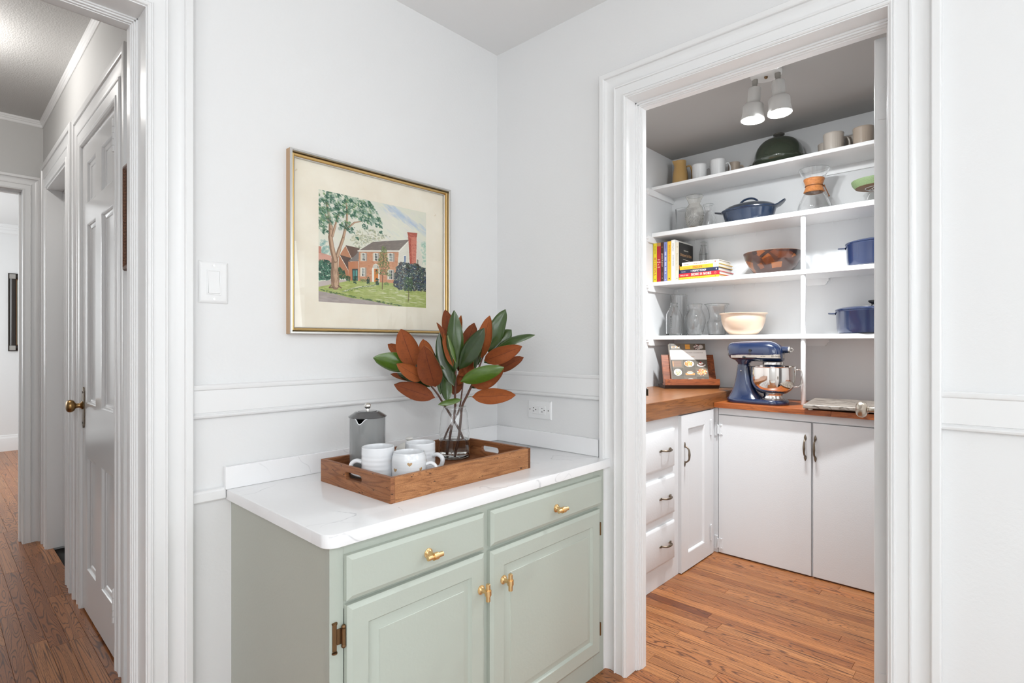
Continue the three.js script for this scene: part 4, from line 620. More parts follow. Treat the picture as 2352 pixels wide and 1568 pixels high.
// ---------------------------------------------------------------- pantry: lamp, shelves, cabinets
{
  const t = thing('pantry_spotlight', 'white ceiling spotlight with two lit heads on the pantry ceiling', 'ceiling light', [2.62, 2.415, -0.857]);
  const paint = std({ color: lin(0.66, 0.65, 0.63), roughness: 0.45 }), old = std({ color: lin(0.34, 0.32, 0.29), roughness: 0.6 }), glow = std({ color: 0xffffff, emissive: lin(1, 0.97, 0.92), emissiveIntensity: 2.6, roughness: 0.6 });
  part('canopy', lathe([[0, 0], [0.066, 0], [0.068, -0.004], [0.066, -0.024], [0.062, -0.028], [0, -0.029]], 40), paint, t);
  part('screw_cap', lathe([[0, -0.028], [0.007, -0.028], [0.008, -0.032], [0.005, -0.038], [0, -0.04]], 16), M.hingeBronze, t);
  for (const [z, ax, az] of [[-0.048, 0.05, -0.04], [0.05, -0.06, -0.03]]) {
    const h = new THREE.Group(); h.name = z < 0 ? 'lamp_head' : 'lamp_head_001'; h.position.set(0, -0.03, z); h.rotation.set(ax, 0, az); t.add(h);
    mesh('joint', join([cyl(0.0105, 0.0105, 0.042, 0, -0.04, 0, 16), box(0.006, 0.02, 0.024, 0, -0.008, 0)]), old, h);
    mesh('socket', lathe([[0, -0.036], [0.026, -0.038], [0.0275, -0.042], [0.0275, -0.114], [0, -0.114]], 36), paint, h);
    mesh('shade', lathe([[0.0275, -0.113], [0.042, -0.115], [0.0455, -0.12], [0.0455, -0.148], [0.051, -0.186], [0.0495, -0.186], [0.044, -0.15], [0.04, -0.13]], 40), paint, h);
    mesh('bulb', lathe([[0, -0.1965], [0.024, -0.195], [0.04, -0.19], [0.0475, -0.183], [0.0475, -0.176], [0.04, -0.17], [0, -0.169]].reverse(), 32), glow, h);
const s = new THREE.PointLight(COOL, PANTRY_LAMP * 0.14, 0, 2); s.name = 'lamp_glow'; s.position.set(0, -0.1885, 0); s.castShadow = true; s.shadow.radius = 1.2; h.add(s);
    const f = new THREE.SpotLight(COOL, PANTRY_LAMP, 0, 76 * D, 0.75, 2); f.name = 'lamp_beam'; f.position.set(0, -0.2, 0); f.target.position.set(0, -1.5, 0); f.castShadow = true; f.shadow.radius = 2; h.add(f); h.add(f.target);
  }
}
const SY = [2.171, 1.876, 1.561, 1.217], ST = [0.0195, 0.0265, 0.0245, 0.025], SX = 3.182;
['top pantry shelf carrying the green bread cloche', 'second pantry shelf carrying the glass coffee maker', 'third pantry shelf carrying the cookbooks and wooden bowl', 'lowest pantry shelf carrying the peach bowl'].forEach((l, i) => {
  const t = thing('shelf', l, 'shelf', [0, 0, 0], 0, 'white pantry shelves');
  part('board', rspan(SX, 3.4685, SY[i] - ST[i], SY[i], -1.7445, 0.149, 0.0025), M.shelf, t);
  const ogee = (len) => [[0, 0.0005], [len, 0.0005], [len - 0.006, -0.004], [len - 0.004, -0.014], [len - 0.014, -0.022], [len - 0.016, -0.032], [len - 0.024, -0.038], [0, -0.038]];
  const cleat = (L, d) => crease(new THREE.ExtrudeGeometry(new THREE.Shape(ogee(L).map((p) => new THREE.Vector2(...p))), { depth: d, bevelEnabled: false }), 30);
  const y = SY[i] - ST[i];
  part('cleat', cleat(0.355, 0.013).rotateY(Math.PI).translate(3.469, y, -1.7315), M.shelf, t, 'support strip on the left wall');
  if (i === 0) part('cleat', cleat(1.05, 0.012).rotateY(Math.PI / 2).translate(3.4575, y, 0.149).scale(1, 1, 1), M.shelf, t);
  if (i > 1) for (const s of [-1, 1]) part('cleat', s < 0 ? cleat(0.07, 0.012).rotateY(Math.PI / 2).translate(3.4575, y, -0.86) : cleat(0.07, 0.012).rotateY(-Math.PI / 2).translate(3.469, y, -0.86), M.shelf, t);
});
{
  const t = thing('shelf_post', 'slim round white post propping the front of the pantry shelves', 'post', [3.2015, 0.839, -0.857]);
  for (const [a, b] of [[0.8395, 1.1915], [1.2175, 1.536], [1.5615, 1.844]]) part('post_section', lathe([[0, a], [0.0118, a], [0.0125, a + 0.001], [0.0125, b - 0.004], [0.011, b], [0, b]].map(([r, y]) => [r, y - 0.839]), 24), M.shelf, t);
}
{
  const hook = (p, l) => { const t = thing('cup_hook', l, 'hook', p, 0, 'white cup hooks under the pantry shelves'); part('hook_wire', join([pathTube([[0, 0, 0], [0, -0.012, 0], [-0.001, -0.017, 0.001], [-0.006, -0.024, 0.003], [-0.012, -0.021, 0.005], [-0.0125, -0.014, 0.005]], 0.0011, 16, 6), cyl(0.0035, 0.0022, 0.0025, 0, -0.0025, 0, 10)]), M.shelf, t); return t; };
  const zs = [-1.695, -1.575, -1.452, -1.318, -1.188, -1.053, -0.776, -0.65], ord = ['first', 'second', 'third', 'fourth', 'fifth', 'sixth', 'seventh', 'eighth'];
  let first = null;
  for (const [i, y] of [[1, SY[1] - ST[1]], [2, SY[2] - ST[2]]]) zs.forEach((z, k) => { const l = `${ord[k]} white cup hook from the left under the ${i === 1 ? 'shelf above the cookbooks' : 'shelf carrying the cookbooks'}`, p = [3.452, y, z - (i === 2 ? 0.004 : 0)]; if (!first) first = hook(p, l); else copy(first, l, p); });
}
const pull = (L = 0.118) => {       // arched bronze pull along y, standing out along +z
  const h = L / 2, e = (y, s) => new THREE.SphereGeometry(1, 14, 10).scale(0.0062, 0.0135, 0.0032).translate(0, y, 0.0018);
  return join([stem([[0, -h + 0.017, 0.002], [0, -h + 0.02, 0.01], [0, -h * 0.45, 0.0225], [0, 0, 0.0255], [0, h * 0.45, 0.0225], [0, h - 0.02, 0.01], [0, h - 0.017, 0.002]], [0.0042, 0.004, 0.0046, 0.0062, 0.0046, 0.004, 0.0042], 30, 10), e(h - 0.011), e(-h + 0.011), ball(0.0045, 0, h - 0.0185, 0.004, 10), ball(0.0045, 0, -h + 0.0185, 0.004, 10), new THREE.SphereGeometry(1, 10, 8).scale(0.003, 0.006, 0.002).translate(0, h, 0.0015), new THREE.SphereGeometry(1, 10, 8).scale(0.003, 0.006, 0.002).translate(0, -h, 0.0015)]);
};
{
  const t = thing('pantry_drawer_cabinet', 'white painted pantry base cabinet with three drawers and one narrow panel door', 'cabinet');
  part('face_frame', span(1.802, 3.03, 0.001, 0.8075, -1.295, -1.275), M.cabinetWhite, t);
  part('carcass', span(1.802, 3.46, 0.001, 0.8075, -1.743, -1.295), M.cabinetWhite, t);
  for (const [a, b] of [[0.5605, 0.747], [0.331, 0.5185], [0.1045, 0.2905]]) {
    const d = part('drawer', rings(0.54, b - a, [[0, 0.0085], [0.0015, 0.0095], [0.011, 0.0135]]).translate(2.272, (a + b) / 2, -1.275), M.cabinetWhite, t);
    part('pull', pull(0.112).rotateZ(Math.PI / 2).translate(2.437, (a + b) / 2 - 0.001, -1.2615), M.bronze, d, 'dark bronze pull');
  }
  const d = part('door', wallShape(2.5985, 2.991, 0.006, 0.8025, [[2.676, 2.874, 0.09, 0.731]], 0.018).translate(0, 0, -1.275), M.cabinetWhite, t);
  part('panel', rings(0.198, 0.641, [[0, 0.018], [0.004, 0.0165], [0.009, 0.009], [0.0095, 0.0075]], 0.002).translate(2.775, 0.4105, -1.275), M.cabinetWhite, d);
  part('pull', pull(0.115).translate(2.634, 0.603, -1.257), M.bronze, d, 'dark bronze pull');
  for (const y of [0.705, 0.127]) part('hinge', join([rspan(2.945, 2.957, y - 0.045, y + 0.045, -1.257, -1.2505, 0.002), rspan(2.957, 2.966, y - 0.03, y + 0.03, -1.257, -1.253, 0.001), cyl(0.0035, 0.0035, 0.08, 2.944, y - 0.04, -1.2525, 10)]), M.cabinetWhite, d);
}
{
  const t = thing('pantry_door_cabinet', 'white painted pantry base cabinet with two plain slab doors and bronze pulls', 'cabinet'), f = M.cabinetWhite;
  part('face_frame', join([span(3.03, 3.05, 0.001, 0.812, -1.275, 0.149), rspan(3.018, 3.03, 0.001, 0.812, -1.274, -1.2425, 0.001), rspan(3.019, 3.03, 0.774, 0.812, -1.2395, 0.149, 0.001)]), f, t);
  part('carcass', span(3.05, 3.468, 0.001, 0.812, -1.274, 0.149), f, t);
  [[-1.2385, -0.7705], [-0.7625, -0.28]].forEach(([a, b], i) => {
    const d = part('door', rspan(3.012, 3.0295, 0.0055, 0.771, a, b, 0.0035), f, t);
    part('pull', onRightWall(pull(0.121), 3.012, 0.6445, i ? -0.7515 : -0.797), M.bronze, d, 'antique bronze pull');
    if (!i) for (const y of [0.69, 0.057]) part('hinge', join([rspan(3.0095, 3.0125, y - 0.03, y + 0.03, -1.233, -1.213, 0.001), rspan(3.0145, 3.0185, y - 0.038, y + 0.038, -1.262, -1.244, 0.001), cyl(0.0045, 0.0045, 0.05, 3.0105, y - 0.025, -1.2405, 12), ...[-0.024, 0.024].map((q) => new THREE.CylinderGeometry(0.0035, 0.004, 0.003, 10).rotateZ(Math.PI / 2).translate(3.0085, y + q, -1.222))]), f, d);
  });
}
const walnut = woodTex([[126, 80, 46], [156, 102, 58], [88, 52, 28]], [1 / 1.2, 1 / 0.3], { sx: 0.9, sy: 5, k: 21, ring: 2.2, fleck: 0.3 });
const redwood = woodTex([[150, 78, 34], [184, 106, 52], [92, 42, 18]], [1 / 0.9, 1 / 0.4], { sx: 0.8, sy: 7, k: 31, ring: 2.4, fleck: 0.3 });
M.walnut = std({ map: walnut, roughness: 0.3 }); M.redwood = std({ map: redwood, roughness: 0.33 });
{
  const t = thing('wood_counter', 'raised brown wood counter over the pantry drawers with a deep front edge', 'countertop');
  part('top_board', metric(rspan(1.802, 3.4685, 0.8705, 0.891, -1.7445, -1.2555, 0.0008), 'x', 0.1, 0.2), M.walnut, t);
  part('front_edge', metric(rspan(1.802, 3.4685, 0.8085, 0.8895, -1.275, -1.2545, 0.0008), 'x', 0.5, 0.05), M.walnut, t);
  const u = thing('plank_counter', 'lower reddish wood counter under the stand mixer and marble board', 'countertop');
  for (const [a, b, c, d, o] of [[2.985, 3.1, -1.253, -0.678, 0], [2.985, 3.1, -0.677, 0.149, 0.4], [3.1008, 3.27, -1.253, 0.149, 0.2], [3.2708, 3.44, -1.253, 0.149, 0.6], [3.4408, 3.4685, -1.253, 0.149, 0.1]]) part('counter_board', metric(rspan(a, b, 0.8125, 0.839, c, d, 0.0015), 'z', o, o * 0.7), M.redwood, u);
}

// ---------------------------------------------------------------- pantry: things on the top shelf
const stoneware = (r, g, b, rough = 0.3) => phy({ color: lin(r, g, b), roughness: rough, clearcoat: 0.4, clearcoatRoughness: 0.15 });
const whiteCup = stoneware(0.72, 0.72, 0.72), tanCup = stoneware(0.47, 0.385, 0.31), sandCup = stoneware(0.56, 0.5, 0.44);
function cup(label, pos, turn, R, H, mat, flutes = 0) {
  const t = thing('cup', label, 'mug', pos, turn, 'mugs on the top shelf'), n = flutes ? 192 : 48;
  const g = lathe([[0, 0.001], [R * 0.8, 0], [R * 0.9, 0.004], [R * 0.94, 0.012], [R * 0.97, H * 0.4], [R, H * 0.9], [R * 1.015, H * 0.93], [R * 1.015, H - 0.002], [R * 1.0, H], [R * 0.95, H], [R * 0.93, H - 0.006], [R * 0.88, 0.012], [0, 0.008]], n);
  if (flutes) { const p = g.attributes.position; for (let i = 0; i < p.count; i++) { const x = p.getX(i), y = p.getY(i), z = p.getZ(i), r = Math.hypot(x, z); if (y > 0.006 && y < H * 0.88 && r > R * 0.9) { const k = 1 - 0.011 * Math.abs(Math.cos(Math.atan2(z, x) * flutes / 2)); p.setXYZ(i, x * k, y, z * k); } } g.computeVertexNormals(); }
  part('body', flutes ? crease(g, 50) : g, mat, t); part('handle', handleLoop(R * 0.97, H * 0.18, H * 0.78, R * 0.62, 0.0048, 1.5), mat, t); return t;
}
cup('small white mug next to the yellow pitcher on the top shelf', [3.3, SY[0], -1.477], -1.05, 0.044, 0.1105, whiteCup, 24);
cup('white mug between the other white mug and the tan cup on the top shelf', [3.3, SY[0], -1.36], -1.05, 0.0445, 0.1145, whiteCup, 24);
cup('small tan cup behind and right of the white mugs', [3.395, SY[0], -1.298], -1.1, 0.0345, 0.107, tanCup, 0);
cup('sand coloured fluted mug right of the green bread cloche', [3.3, SY[0], -0.736], -1.0, 0.0485, 0.1115, sandCup, 26);
cup('tan fluted mug at the right end of the top shelf', [3.3, SY[0], -0.6], -1.0, 0.0475, 0.107, tanCup, 26);
cup('pale mug mostly hidden behind the two fluted mugs on the right', [3.415, SY[0], -0.665], -1.0, 0.045, 0.107, sandCup, 0);
cup('pale mug peeking out at the left behind the sand coloured fluted mug', [3.39, SY[0], -0.79], -1.0, 0.043, 0.095, sandCup, 0);
{
  const t = thing('pitcher', 'speckled yellow stoneware pitcher at the left end of the top shelf', 'pitcher', [3.36, SY[0], -1.634]), m = stoneware(0.56, 0.34, 0.12, 0.4);
  const g = lathe(smooth([[0.04, 0], [0.0485, 0.01], [0.0498, 0.05], [0.047, 0.1], [0.0395, 0.14], [0.037, 0.165], [0.0385, 0.184]], 30).concat([[0.036, 0.184], [0.0345, 0.17], [0.035, 0.14], [0.03, 0.03], [0, 0.02]]), 48), p = g.attributes.position;
  for (let i = 0; i < p.count; i++) { const x = p.getX(i), y = p.getY(i), z = p.getZ(i), a = Math.atan2(z, x), d = Math.atan2(Math.sin(a + 2.25), Math.cos(a + 2.25)), e = Math.exp(-((d / 0.38) ** 2)) * sstep(0.145, 0.184, y); p.setXYZ(i, x + Math.cos(-2.25) * 0.013 * e, y + 0.004 * e, z + Math.sin(-2.25) * 0.013 * e); }
  g.computeVertexNormals(); part('body', crease(g, 50), m, t); part('handle', handleLoop(0.044, 0.03, 0.15, 0.034, 0.0058, 1.4).rotateY(-0.85), m, t);
}
{
  const t = thing('bread_cloche', 'dark green enamelled bread cloche with a domed lid on the top shelf', 'cookware', [3.32, SY[0], -1.016]), m = phy({ color: lin(0.026, 0.036, 0.022), roughness: 0.22, clearcoat: 0.7, clearcoatRoughness: 0.1 });
  const loopEar = (s) => pathTube([[-0.045, 0.031, s * 0.127], [-0.036, 0.031, s * 0.158], [0, 0.032, s * 0.17], [0.036, 0.031, s * 0.158], [0.045, 0.031, s * 0.127]], 0.0065, 24, 10).scale(1, 0.9, 1);
  part('base', lathe([[0, 0], [0.105, 0], [0.118, 0.006], [0.132, 0.024], [0.138, 0.032], [0.1385, 0.036], [0.13, 0.037], [0, 0.034]], 64), m, t);
  part('ear_handle', loopEar(-1), m, t); part('ear_handle', loopEar(1), m, t);
  part('lid', lathe([[0.1305, 0.037], [0.1335, 0.038], [0.1335, 0.045], [0.131, 0.0465]].concat(smooth([[0.13, 0.05], [0.126, 0.08], [0.112, 0.115], [0.086, 0.145], [0.05, 0.162], [0.018, 0.1665]], 26), [[0, 0.167]]), 64), m, t);
  part('knob', lathe([[0, 0.1665], [0.016, 0.167], [0.0145, 0.172], [0.0135, 0.176], [0.024, 0.179], [0.03, 0.184], [0.0302, 0.1885], [0.027, 0.1915], [0, 0.193]], 36), phy({ color: lin(0.09, 0.085, 0.075), roughness: 0.25, clearcoat: 0.6 }), t, 'round greyish knob');
}
// second shelf
{
  const t = thing('glass_tumbler', 'plain clear glass tumbler behind the cut glass vase', 'glass', [3.385, SY[1], -1.622]);
  part('glass_wall', lathe(blownWall([[0.04, 0.0005], [0.0425, 0.003], [0.044, 0.01], [0.047, 0.08], [0.0515, 0.169]], 0.002, 0.009), 48), M.blown, t); part('rim', new THREE.TorusGeometry(0.0516, 0.0014, 8, 48).rotateX(Math.PI / 2).translate(0, 0.1695, 0), M.glassRim, t);
  const u = thing('cut_glass_vase', 'cut glass vase with a diamond pattern and flared rim on the second shelf', 'vase', [3.29, SY[1], -1.505]);
  const prof = smooth([[0.0335, 0.012], [0.044, 0.03], [0.054, 0.07], [0.0565, 0.105], [0.049, 0.14], [0.0375, 0.16], [0.0345, 0.167], [0.038, 0.178], [0.0455, 0.196], [0.0535, 0.214]], 90), w1 = blownWall(prof, 0.0035, 0.008), g0 = new THREE.LatheGeometry(w1.map(([r, y]) => new THREE.Vector2(Math.max(r, 1e-5), y)), 192), p = g0.attributes.position;
  for (let i = 0; i < p.count; i++) { if (i % w1.length > prof.length) continue; const x = p.getX(i), y = p.getY(i), z = p.getZ(i), a = Math.atan2(z, x), w = sstep(0.02, 0.03, y) * (1 - sstep(0.082, 0.095, y)), d = Math.min(Math.abs(Math.sin(a * 8 + y * 190)), Math.abs(Math.sin(a * 8 - y * 190))), e = 1 - 0.04 * w * (1 - sstep(0, 0.45, d)), f = 1 - 0.015 * (1 - w) * (1 - sstep(0.13, 0.15, y)) * sstep(0.085, 0.1, y) * Math.abs(Math.cos(a * 8)); p.setXYZ(i, x * e * f, y, z * e * f); }
  part('glass_wall', crease(g0, 25), phy({ color: 0xffffff, transmission: 1, thickness: 0.004, roughness: 0, ior: 1.54, attenuationColor: new THREE.Color(0.92, 0.8, 0.62), attenuationDistance: 0.03 }), u); part('rim', new THREE.TorusGeometry(0.0537, 0.0013, 8, 48).rotateX(Math.PI / 2).translate(0, 0.2142, 0), M.glassRim, u);
  part('foot', lathe([[0, 0.0005], [0.036, 0.0005], [0.039, 0.003], [0.036, 0.008], [0.033, 0.0125], [0, 0.013]], 36), phy({ color: 0xffeedd, transmission: 1, thickness: 0.02, roughness: 0.02, ior: 1.5 }), u);
  const v = thing('round_glass_vase', 'round bellied clear glass vase behind and right of the cut glass vase', 'vase', [3.375, SY[1], -1.452]);
  part('glass_wall', lathe(blownWall(smooth([[0.026, 0.0008], [0.04, 0.012], [0.0475, 0.05], [0.042, 0.085], [0.026, 0.108], [0.02, 0.125], [0.025, 0.15], [0.033, 0.168]], 44)), 56), M.blown, v); part('rim', new THREE.TorusGeometry(0.0331, 0.0012, 8, 40).rotateX(Math.PI / 2).translate(0, 0.168, 0), M.glassRim, v);
}
M.blueEnamel = phy({ color: lin(0.008, 0.024, 0.062), roughness: 0.22, clearcoat: 0.8, clearcoatRoughness: 0.08 }); M.navyEnamel = phy({ color: lin(0.007, 0.018, 0.062), roughness: 0.24, clearcoat: 0.8, clearcoatRoughness: 0.1 });
{
  const t = thing('oval_casserole', 'blue stoneware oval casserole with a dark arched lid handle on the second shelf', 'cookware', [3.318, SY[1], -1.182]);
  const el = (g) => g.scale(0.68, 1, 1), lidM = phy({ color: lin(0.012, 0.02, 0.034), roughness: 0.3, clearcoat: 0.6 });
  part('dish', el(lathe([[0, 0], [0.115, 0], [0.128, 0.004], [0.142, 0.04], [0.151, 0.072], [0.1575, 0.0745], [0.161, 0.079], [0.1605, 0.084], [0.156, 0.0865], [0.15, 0.084], [0.14, 0.05], [0, 0.01]], 80)), M.blueEnamel, t);
  for (const s of [-1, 1]) part('ear', loft([[0.146, 0.078, 0.04], [0.168, 0.084, 0.034], [0.188, s > 0 ? 0.098 : 0.089, 0.026], [0.2, s > 0 ? 0.108 : 0.093, 0.015]].map(([z, y, w]) => superEllipse(w, 0.0048, 3, 20).map(([a, b]) => [a, y + b, s * z]))), s > 0 ? M.blueEnamel : lidM, t);
  part('lid', el(lathe([[0.151, 0.083], [0.152, 0.088], [0.149, 0.0905]].concat(smooth([[0.146, 0.092], [0.122, 0.105], [0.08, 0.1165], [0.04, 0.1205]], 16), [[0, 0.121]]), 80)), lidM, t);
  part('lid_handle', pathTube([[0, 0.112, -0.052], [0, 0.128, -0.047], [0, 0.142, -0.028], [0, 0.147, 0], [0, 0.142, 0.028], [0, 0.128, 0.047], [0, 0.112, 0.052]], 0.006, 30, 12).scale(1.4, 1, 1), M.blueEnamel, t);
}
{
  const t = thing('glass_coffee_maker', 'hourglass glass coffee maker with a wooden collar and leather tie', 'coffee maker', [3.3, SY[1], -0.83]);
  part('glass_wall', lathe(blownWall([[0.06, 0.0008]].concat(smooth([[0.068, 0.003], [0.081, 0.018], [0.079, 0.04], [0.064, 0.08], [0.0445, 0.116], [0.0338, 0.14], [0.0362, 0.155], [0.0472, 0.18], [0.0625, 0.212], [0.0755, 0.238]], 60)), 0.002, 0.003), 64), M.blown, t);
  part('rim', new THREE.TorusGeometry(0.0757, 0.0012, 8, 56).rotateX(Math.PI / 2).translate(0, 0.238, 0), M.glassRim, t);
  const beech = std({ map: woodTex([[196, 122, 66], [214, 146, 88], [150, 82, 40]], [2, 2], { sx: 1, sy: 5, k: 5, ring: 3, w: 512, h: 256 }), roughness: 0.42 }), leather = std({ color: lin(0.20, 0.075, 0.025), roughness: 0.7 });
  part('collar', lathe([[0.0445, 0.114], [0.048, 0.112], [0.0515, 0.116], [0.0425, 0.139], [0.0405, 0.1475], [0.0425, 0.156], [0.0515, 0.182], [0.0495, 0.187], [0.0485, 0.1845], [0.038, 0.156], [0.0355, 0.1475], [0.038, 0.138], [0.0445, 0.114]], 48), beech, t, 'turned wooden collar');
  part('leather_tie', join([new THREE.TorusGeometry(0.0425, 0.0024, 8, 48).rotateX(Math.PI / 2).translate(0, 0.1475, 0), pathTube([[0.028, 0.1475, 0.033], [0.03, 0.142, 0.04], [0.033, 0.125, 0.046], [0.036, 0.1, 0.056], [0.038, 0.082, 0.062]], 0.0021, 20, 8), pathTube([[0.03, 0.147, 0.034], [0.024, 0.138, 0.044], [0.026, 0.118, 0.052], [0.03, 0.095, 0.06]], 0.0021, 20, 8), ball(0.0055, 0.028, 0.145, 0.038, 12), ball(0.0045, 0.034, 0.086, 0.062, 12)]).rotateY(-0.35), leather, t, 'brown leather tie with knot');
}
{
  const t = thing('cake_stand', 'speckled green plate on a white wire stand at the right end of the second shelf', 'cake stand', [3.32, SY[1], -0.545]);
  const gtex = tex(256, 128, (u, v, x, y) => { const n = noiseB(x * 0.25, y * 0.25) * 26 + noiseA(x * 0.6, y * 0.6) * 14; return [138 + n, 160 + n, 116 + n]; }, [3, 1]);
  part('plate_rim', lathe([[0.094, 0.092], [0.1065, 0.108], [0.112, 0.124], [0.112, 0.127], [0.109, 0.1275], [0.1, 0.11]], 64), std({ map: gtex, roughness: 0.5 }), t, 'mottled green rim');
  part('plate_underside', lathe([[0, 0.0905], [0.09, 0.0905], [0.0945, 0.0925], [0.1, 0.11], [0, 0.112]], 64), std({ color: lin(0.2, 0.105, 0.05), roughness: 0.55 }), t, 'unglazed brown underside');
  part('wire_stand', join([0, 1, 2].flatMap((i) => [pathTube([[0.02, 0.09, 0], [0.045, 0.085, 0.012], [0.02, 0.078, 0.02], [0.035, 0.06, 0], [0.055, 0.002, 0]], 0.0016, 30, 6).rotateY(i * 2.094 + 3.4)]).concat([new THREE.TorusGeometry(0.05, 0.0016, 6, 40).rotateX(Math.PI / 2).translate(0, 0.088, 0), new THREE.TorusGeometry(0.055, 0.0016, 6, 40).rotateX(Math.PI / 2).translate(0, 0.0025, 0)])), M.shelf, t);
}

// ---------------------------------------------------------------- cookbooks
const paper = std({ color: lin(0.66, 0.62, 0.56), roughness: 0.9 });
const ink = (bg, draw, w = 96, h = 896) => std({ map: canvasTex(w, h, (c, W, H) => { c.fillStyle = bg; c.fillRect(0, 0, W, H); draw(c, W, H); }), roughness: 0.45 });
const down = (c, s, x, y, size, col, font = 'bold', fam = 'sans-serif', len) => { c.save(); c.translate(x, y); c.rotate(Math.PI / 2); c.font = `${font} ${size}px ${fam}`; c.fillStyle = col; c.textBaseline = 'middle'; const m = c.measureText(s).width; if (len) c.scale(len / m, 1); c.fillText(s, 0, 0); c.restore(); };
const flatText = (c, s, x, y, size, col, font = 'bold', fam = 'sans-serif', len) => { c.save(); c.translate(x, y); c.font = `${font} ${size}px ${fam}`; c.fillStyle = col; c.textBaseline = 'middle'; const m = c.measureText(s).width; if (len) c.scale(len / m, 1); c.fillText(s, 0, 0); c.restore(); };
const cloth = (r, g, b) => std({ color: new THREE.Color(`rgb(${r},${g},${b})`), roughness: 0.5 });
function standingBook(label, z0, z1, H, depth, spineMat, coverMat, frontMat, x0 = 3.2) {
  const t = thing('cookbook', label, 'book', [x0, SY[2], (z0 + z1) / 2], 0, 'cookbooks standing on the third shelf'), w = z1 - z0, b = 0.0022;
  part('spine', rspan(0, 0.0028, 0, H, -w / 2, w / 2, 0.0002).translate(0, 0, 0), coverMat, t);
  part('spine_print', new THREE.PlaneGeometry(w - 0.0006, H - 0.0006).rotateY(-Math.PI / 2).translate(-0.0002, H / 2, 0), spineMat, t);
  part('cover_board', span(0.001, depth, 0, H, -w / 2, -w / 2 + b), coverMat, t);
  const f = part('cover_board', span(0.001, depth, 0, H, w / 2 - b, w / 2), coverMat, t);
  if (frontMat) part('cover_print', new THREE.PlaneGeometry(depth - 0.003, H - 0.001).translate(depth / 2 + 0.001, H / 2, w / 2 + 0.0003), frontMat, f);
  part('pages', span(0.003, depth - 0.004, 0.003, H - 0.003, -w / 2 + b, w / 2 - b), paper, t); return t;
}
const BZ = [-1.741, -1.715, -1.6875, -1.6665, -1.642, -1.616, -1.5895, -1.566], gp = 0.0009;
standingBook('yellow cookbook with red lettering at the left end of the row', BZ[0], BZ[1] - gp, 0.2505, 0.21, ink('#dcc62a', (c, W, H) => { down(c, 'RICK MARTINEZ', W * 0.5, H * 0.06, 30, '#4d5a1c', 'bold', 'sans-serif', H * 0.22); down(c, 'MI COCINA', W * 0.5, H * 0.36, 76, '#b52a3a', 'bold', 'serif', H * 0.47); c.fillStyle = '#7d8e2e'; c.beginPath(); c.arc(W * 0.5, H * 0.93, 15, 0, 7); c.fill(); }), cloth(214, 192, 44));
standingBook('red cookbook with a gold patterned head on its spine', BZ[1], BZ[2] - gp, 0.2505, 0.205, ink('#b0202c', (c, W, H) => { c.fillStyle = '#caa054'; c.fillRect(0, 0, W, H * 0.085); c.strokeStyle = '#7c3a1c'; c.lineWidth = 5; for (let i = 0; i < 3; i++) for (let j = 0; j < 3; j++) { c.beginPath(); c.arc(16 + i * 32, 12 + j * 26, 10, 0, 7); c.stroke(); } ['The', 'Woks', 'of', 'Life'].forEach((s, i) => { c.textAlign = 'center'; flatText(c, s, W * (i === 2 ? 0.34 : 0.5), H * (0.43 + i * 0.064), 34, '#f0dcc2', 'bold', 'serif'); c.textAlign = 'left'; }); c.strokeStyle = '#7d141e'; c.lineWidth = 3; for (const y of [0.12, 0.7]) for (let i = 0; i < 7; i++) c.strokeRect(22 + (i % 2) * 14, H * (y + i * 0.028), 34, 18); }), cloth(168, 30, 42));
standingBook('dark brown cookbook with cream lettering in the row', BZ[2], BZ[3] - gp, 0.2515, 0.2, ink('#43241a', (c, W, H) => { flatText(c, '—', W * 0.3, H * 0.1, 30, '#c9a88e'); flatText(c, 'THE', W * 0.2, H * 0.13, 22, '#b98a72'); down(c, 'grains & grace', W * 0.5, H * 0.28, 58, '#d9c2ae', 'bold', 'serif', H * 0.34); down(c, 'COOKBOOK', W * 0.5, H * 0.76, 18, '#a5836e', 'bold', 'sans-serif', H * 0.1); c.fillStyle = '#c9b09c'; c.beginPath(); c.arc(W * 0.5, H * 0.91, 12, 0, 7); c.fill(); }), cloth(66, 36, 26));
standingBook('lavender blue cookbook with pale block letters', BZ[3], BZ[4] - gp, 0.2505, 0.205, ink('#7a80b4', (c, W, H) => { down(c, 'ANDY', W * 0.5, H * 0.06, 36, '#464b78', 'bold', 'sans-serif', H * 0.11); c.fillStyle = '#d6d9ea'; for (let i = 0; i < 17; i++) { const y = H * (0.25 + i * 0.033); if (i % 4 === 3) continue; c.fillRect(W * 0.26, y, W * 0.44, H * 0.022); c.clearRect(0, 0, 0, 0); c.fillStyle = '#7a80b4'; c.fillRect(W * 0.4, y + H * 0.007, W * 0.18, H * 0.007); c.fillStyle = '#d6d9ea'; } c.fillRect(W * 0.3, H * 0.94, 16, 30); }), cloth(118, 124, 176));
standingBook('golden yellow cookbook with red script lettering', BZ[4], BZ[5] - gp, 0.251, 0.215, ink('#e4b42a', (c, W, H) => { down(c, 'That Sounds So Good', W * 0.5, H * 0.09, 52, '#a8452a', 'bold', 'serif', H * 0.41); down(c, 'carla lalli music', W * 0.5, H * 0.56, 42, '#b46a24', '', 'sans-serif', H * 0.25); c.fillStyle = '#7a5414'; c.fillRect(W * 0.3, H * 0.92, 38, 30); }), cloth(226, 176, 40));
standingBook('white cookbook with thin black lettering', BZ[5], BZ[6] - gp, 0.257, 0.23, ink('#e9e6df', (c, W, H) => { down(c, 'nothing fancy', W * 0.5, H * 0.075, 46, '#2a2a2a', 'italic', 'serif', H * 0.2); down(c, 'ALISON ROMAN', W * 0.5, H * 0.36, 32, '#222', 'bold', 'sans-serif', H * 0.28); flatText(c, 'c', W * 0.4, H * 0.96, 28, '#555'); }), cloth(232, 230, 224));
